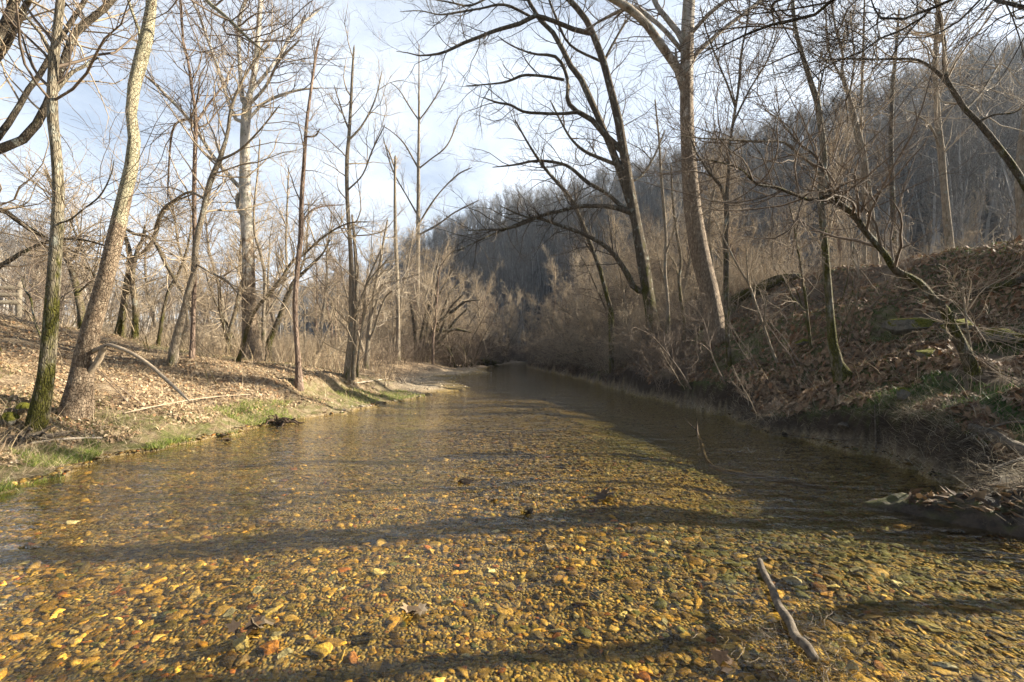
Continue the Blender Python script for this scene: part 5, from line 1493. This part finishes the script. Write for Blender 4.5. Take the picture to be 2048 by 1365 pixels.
def leaf_wad(label, px, py, w, n, seed, dark=0.6, lift=0.0):
    g_ = np.random.default_rng(seed)
    c = wp(px, py)
    s = w * c[1] / F * 0.5
    Vs, Ts, Cs = [], [], []
    for q in range(n):
        V, T = leaf_shape() if q % 3 else oval_leaf()
        sc = s * g_.uniform(0.45, 0.8)
        W = V * np.array([1, 1, g_.uniform(-1.5, 1.8)])
        th_, ph = g_.uniform(0, 6.28), g_.normal(size=2) * 0.3
        Rm = np.array([[math.cos(th_), -math.sin(th_), 0], [math.sin(th_), math.cos(th_), 0], [ph[0], ph[1], 0.8]])
        off = np.array([g_.normal() * s * .35, g_.normal() * s * .35, g_.uniform(0, s * .3) + lift])
        Vs.append(W @ Rm.T * sc + off)
        Ts.append(T + sum(len(v) for v in Vs[:-1]))
        Cs.append(np.tile(LPAL[g_.integers(0, 6)] * dark * g_.uniform(.4, 1.0), (len(V), 1)))
    o = mesh_np('leaf_clump', np.concatenate(Vs), np.concatenate(Ts), M['leaf'], False, np.concatenate(Cs))
    o.location = c
    return tag(o, label, 'leaves')


leaf_wad('wet dark red clump of dead leaves breaking the water left of centre at the bottom', 512, 1248, 62, 7, 1, 0.45)
leaf_wad('pale-topped clump of soaked leaves in the shallows at bottom centre', 826, 1226, 64, 9, 2, 0.7)
leaf_wad('large dark folded leaf in the shaded shallows near the driftwood stick', 1447, 1322, 76, 4, 3, 0.22)
leaf_wad('small dark leaf clump snagged mid-stream below the far band of shade', 922, 964, 34, 5, 4, 0.25)
leaf_wad('little dark leaf scrap in the riffle right of the snagged leaf clump', 990, 999, 34, 4, 5, 0.3)
leaf_wad('flat dark leaf raft in the middle of the creek', 1205, 996, 66, 8, 6, 0.35)
leaf_wad('brown leaf ball resting in the water off the left grassy edge', 456, 885, 26, 7, 7, 0.35, 0.02)
leaf_wad('dark leaf clump just above the middle of the foreground water', 1058, 1026, 36, 5, 8, 0.25)
leaf_wad('broad brown sycamore leaf lying on the bank at the right edge', 2015, 985, 70, 3, 9, 0.9, 0.03)

STONES = [
    ('chalky rough stone breaking the surface just right of the driftwood stick', 1586, 1165, 56, (1, .7, .5), (.62, .57, .46)),
    ('small brown-and-cream stone poking out of the water in mid foreground', 1096, 1099, 40, (1, .8, .6), (.34, .26, .17)),
    ('flat tan stone lit by the sun at the lower centre right', 1260, 1222, 46, (1, .7, .3), (.48, .36, .20)),
    ('smooth grey stone at the bottom right corner of the shallows', 1894, 1338, 48, (1, .8, .5), (.34, .34, .34)),
    ('white upright stone at the bottom edge right of the driftwood stick', 1702, 1345, 44, (.8, .8, 1.0), (.62, .60, .55)),
    ('rust orange cobble on the bed at the bottom left of centre', 532, 1305, 60, (1, .8, .5), (.46, .20, .05)),
    ('large ochre cobble on the bed at the bottom left', 652, 1306, 70, (1, .7, .45), (.58, .40, .10)),
    ('pale cream stone in the shallows left of the white upright stone', 1608, 1322, 34, (1, .8, .6), (.60, .52, .38)),
    ('pale stone at the water edge just off the left bank gravel', 388, 905, 18, (1, .8, .5), (.55, .48, .38)),
    ('wide olive slab under the water at the right', 1840, 1250, 80, (1, .7, .3), (.26, .22, .10)),
    ('light buff stone under the water near the right margin', 1920, 1305, 50, (1, .7, .5), (.56, .48, .34)),
    ('orange flat stone beneath the water right of the chalky stone', 1660, 1190, 50, (1, .5, .3), (.46, .24, .07)),
]
for q, (lab, px, py, w, ra, col) in enumerate(STONES):
    rock('stone', lab, bedp(px, py), py, w, ra, 'pebble', 60 + q, 4, 0.3, col, None, cat='stone', facet=0.7)
g3 = np.random.default_rng(8)
sh3 = []
for q in range(8):
    V, T = stone_shape(300 + q, 3, 0.7)
    sh3.append(V)
for q in range(110):
    px, py = g3.uniform(-20, 2060), 860 + 500 * g3.random() ** 0.8
    p = bedp(px, py)
    if not (xl(p[1]) + 0.1 < p[0] < xr(p[1]) - 0.1):
        continue
    V = sh3[q % 8]
    s = g3.uniform(0.032, 0.062)
    o = mesh_np('cobble', V * s, T, M['pebble'], True, np.tile(PAL[g3.choice(len(PAL), p=PW / PW.sum())] * g3.uniform(.6, 1.3), (len(V), 1)), loc=(p[0], p[1], p[2] + s * .25))
    o.rotation_euler = (g3.normal() * .15, g3.normal() * .15, g3.uniform(0, 6))
    tag(o, 'larger cobble standing out among the gravel of the creek bed', 'stone', 'larger cobbles on the creek bed')
# rim stones at the left gravel edge
for q in range(46):
    yv = g3.uniform(9.5, 33)
    xv = float(xl(yv)) + g3.normal() * 0.25 - 0.05
    s = g3.uniform(0.03, 0.09)
    V = sh3[q % 8]
    c_ = np.array([(.5, .43, .33), (.4, .33, .24), (.3, .25, .2), (.56, .5, .42)][q % 4]) * g3.uniform(.7, 1.2)
    o = mesh_np('edge_stone', V * s, T, M['pebble'], True, np.tile(c_, (len(V), 1)), loc=(xv, yv, float(height(xv, yv)) + s * .2))
    o.rotation_euler = (0, 0, g3.uniform(0, 6))
    tag(o, 'dry pale stone along the waterline of the left gravel bar', 'stone', 'stones along the left waterline')

# ------------------------------------------------------------------ fence, post and stump
fy = 19.0


def box(c, sx, sy, sz):
    V = np.array([[x, y, z] for x in (-1, 1) for y in (-1, 1) for z in (-1, 1)], float) * 0.5 * np.array([sx, sy, sz]) + np.array(c)
    Q = np.array([[0, 1, 3, 2], [4, 6, 7, 5], [0, 4, 5, 1], [2, 3, 7, 6], [0, 2, 6, 4], [1, 5, 7, 3]])
    return V, Q


fx = [at(-190, 600, fy)[0], at(-75, 600, fy)[0], at(38, 600, fy)[0]]
fz = [float(height(x, fy)) for x in fx]
root = empty('plank_fence', (fx[0], fy, fz[0]), 'weathered wooden plank fence at the far left edge on top of the bank', 'fence')
b0 = np.array([fx[0], fy, fz[0]])
top = at(30, 570, fy)[2]
for x, z in zip(fx, fz):
    V, Q = tubes(np.array([[[x, fy, z - .4], [x, fy, z + .5], [x, fy, top + .12], [x, fy, top + .14]]]), np.array([[.12, .11, .10, .02]]), 9, 0.08, 3)
    mesh_np('post', V - b0, Q, M['plank'], parent=root)
for yy in (577, 591, 606):
    zc = at(0, yy, fy)[2]
    V, Q = box(((fx[0] + fx[2]) / 2, fy - .14, zc), fx[2] - fx[0] + .3, .04, .17)
    mesh_np('rail', V - b0, Q, M['plank'], parent=root)
p = ground_px(424, 690, 6)
rod('fence_post', 'lone leaning old wooden post in the brush on the left terrace', [(p + [0, 0, -.3], .13), (p + [.1, 0, .6], .13), (p + [.25, 0, at(430, 640, p[1])[2] - p[2]], .12)], 'moss_tan_bark', 9, 10, 'post')
p = at(2044, 520, 14.2)
p[2] = float(height(p[0], p[1]))
P = np.array([p + [0, 0, -.4], p + [0, 0, .2], p + [.05, 0, .55], p + [.0, 0, .8]])
root = empty('snapped_stump', p, 'orange-brown snapped rotten stump on the crest at the right edge', 'stump')
V, Q = tubes(P[None], np.array([[.5, .42, .34, .3]]), 18, 0.10, 5)
V = V - p
V[-18:, 2] += np.random.default_rng(3).uniform(-.15, .35, 18)
mesh_np('stump_wood', V, Q, M['orange_wood'], parent=root)
Vt = V[-18:]
c = Vt.mean(0) - [0, 0, .2]
mesh_np('snapped_top', np.vstack([Vt, c]), np.array([[i, (i + 1) % 18, 18] for i in range(18)]), M['rot'], parent=root)

# dry rootlets and flotsam caught round the driftwood stick: one tangle
g4 = np.random.default_rng(12)
n = 330
cx_ = wp(1600, 1290)
ang = g4.uniform(0, 6.28, n)
P = np.zeros((n, 6, 3))
P[:, 0, 0] = cx_[0] + g4.normal(size=n) * 0.16
P[:, 0, 1] = cx_[1] + g4.normal(size=n) * 0.17
P[:, 0, 2] = np.maximum(height(P[:, 0, 0], P[:, 0, 1]) + 0.015, -0.01)
d = np.stack([np.cos(ang), np.sin(ang), g4.uniform(-.1, .35, n)], -1)
for k in range(1, 6):
    d = unit(d + g4.normal(size=(n, 3)) * 0.4 + np.array([0, 0, -.06]))
    P[:, k] = P[:, k - 1] + d * 0.022
    P[:, k, 2] = np.maximum(P[:, k, 2], height(P[:, k, 0], P[:, k, 1]) + 0.005)
V, Q = tubes(P, np.linspace(1, .4, 6)[None] * g4.uniform(.0009, .0024, n)[:, None], 4)
tag(mesh_np('flotsam', V, Q, M['straw_dark']), kind='stuff')
# ------------------------------------------------------------------ air
V, Q = box((-40, 190, 54), 560, 500, 130)
m = bpy.data.materials.new('thin_haze')
m.use_nodes = True
nt = m.node_tree
for n in list(nt.nodes):
    nt.nodes.remove(n)
t = NT(nt)
pv = t.n('ShaderNodeVolumePrincipled', i_Color=(0.72, 0.82, 0.96, 1), i_Density=0.00028, i_Anisotropy=0.2)
t.n('ShaderNodeOutputMaterial', i_Volume=pv.outputs[0])
tag(mesh_np('haze', V, Q, m, False), kind='stuff')
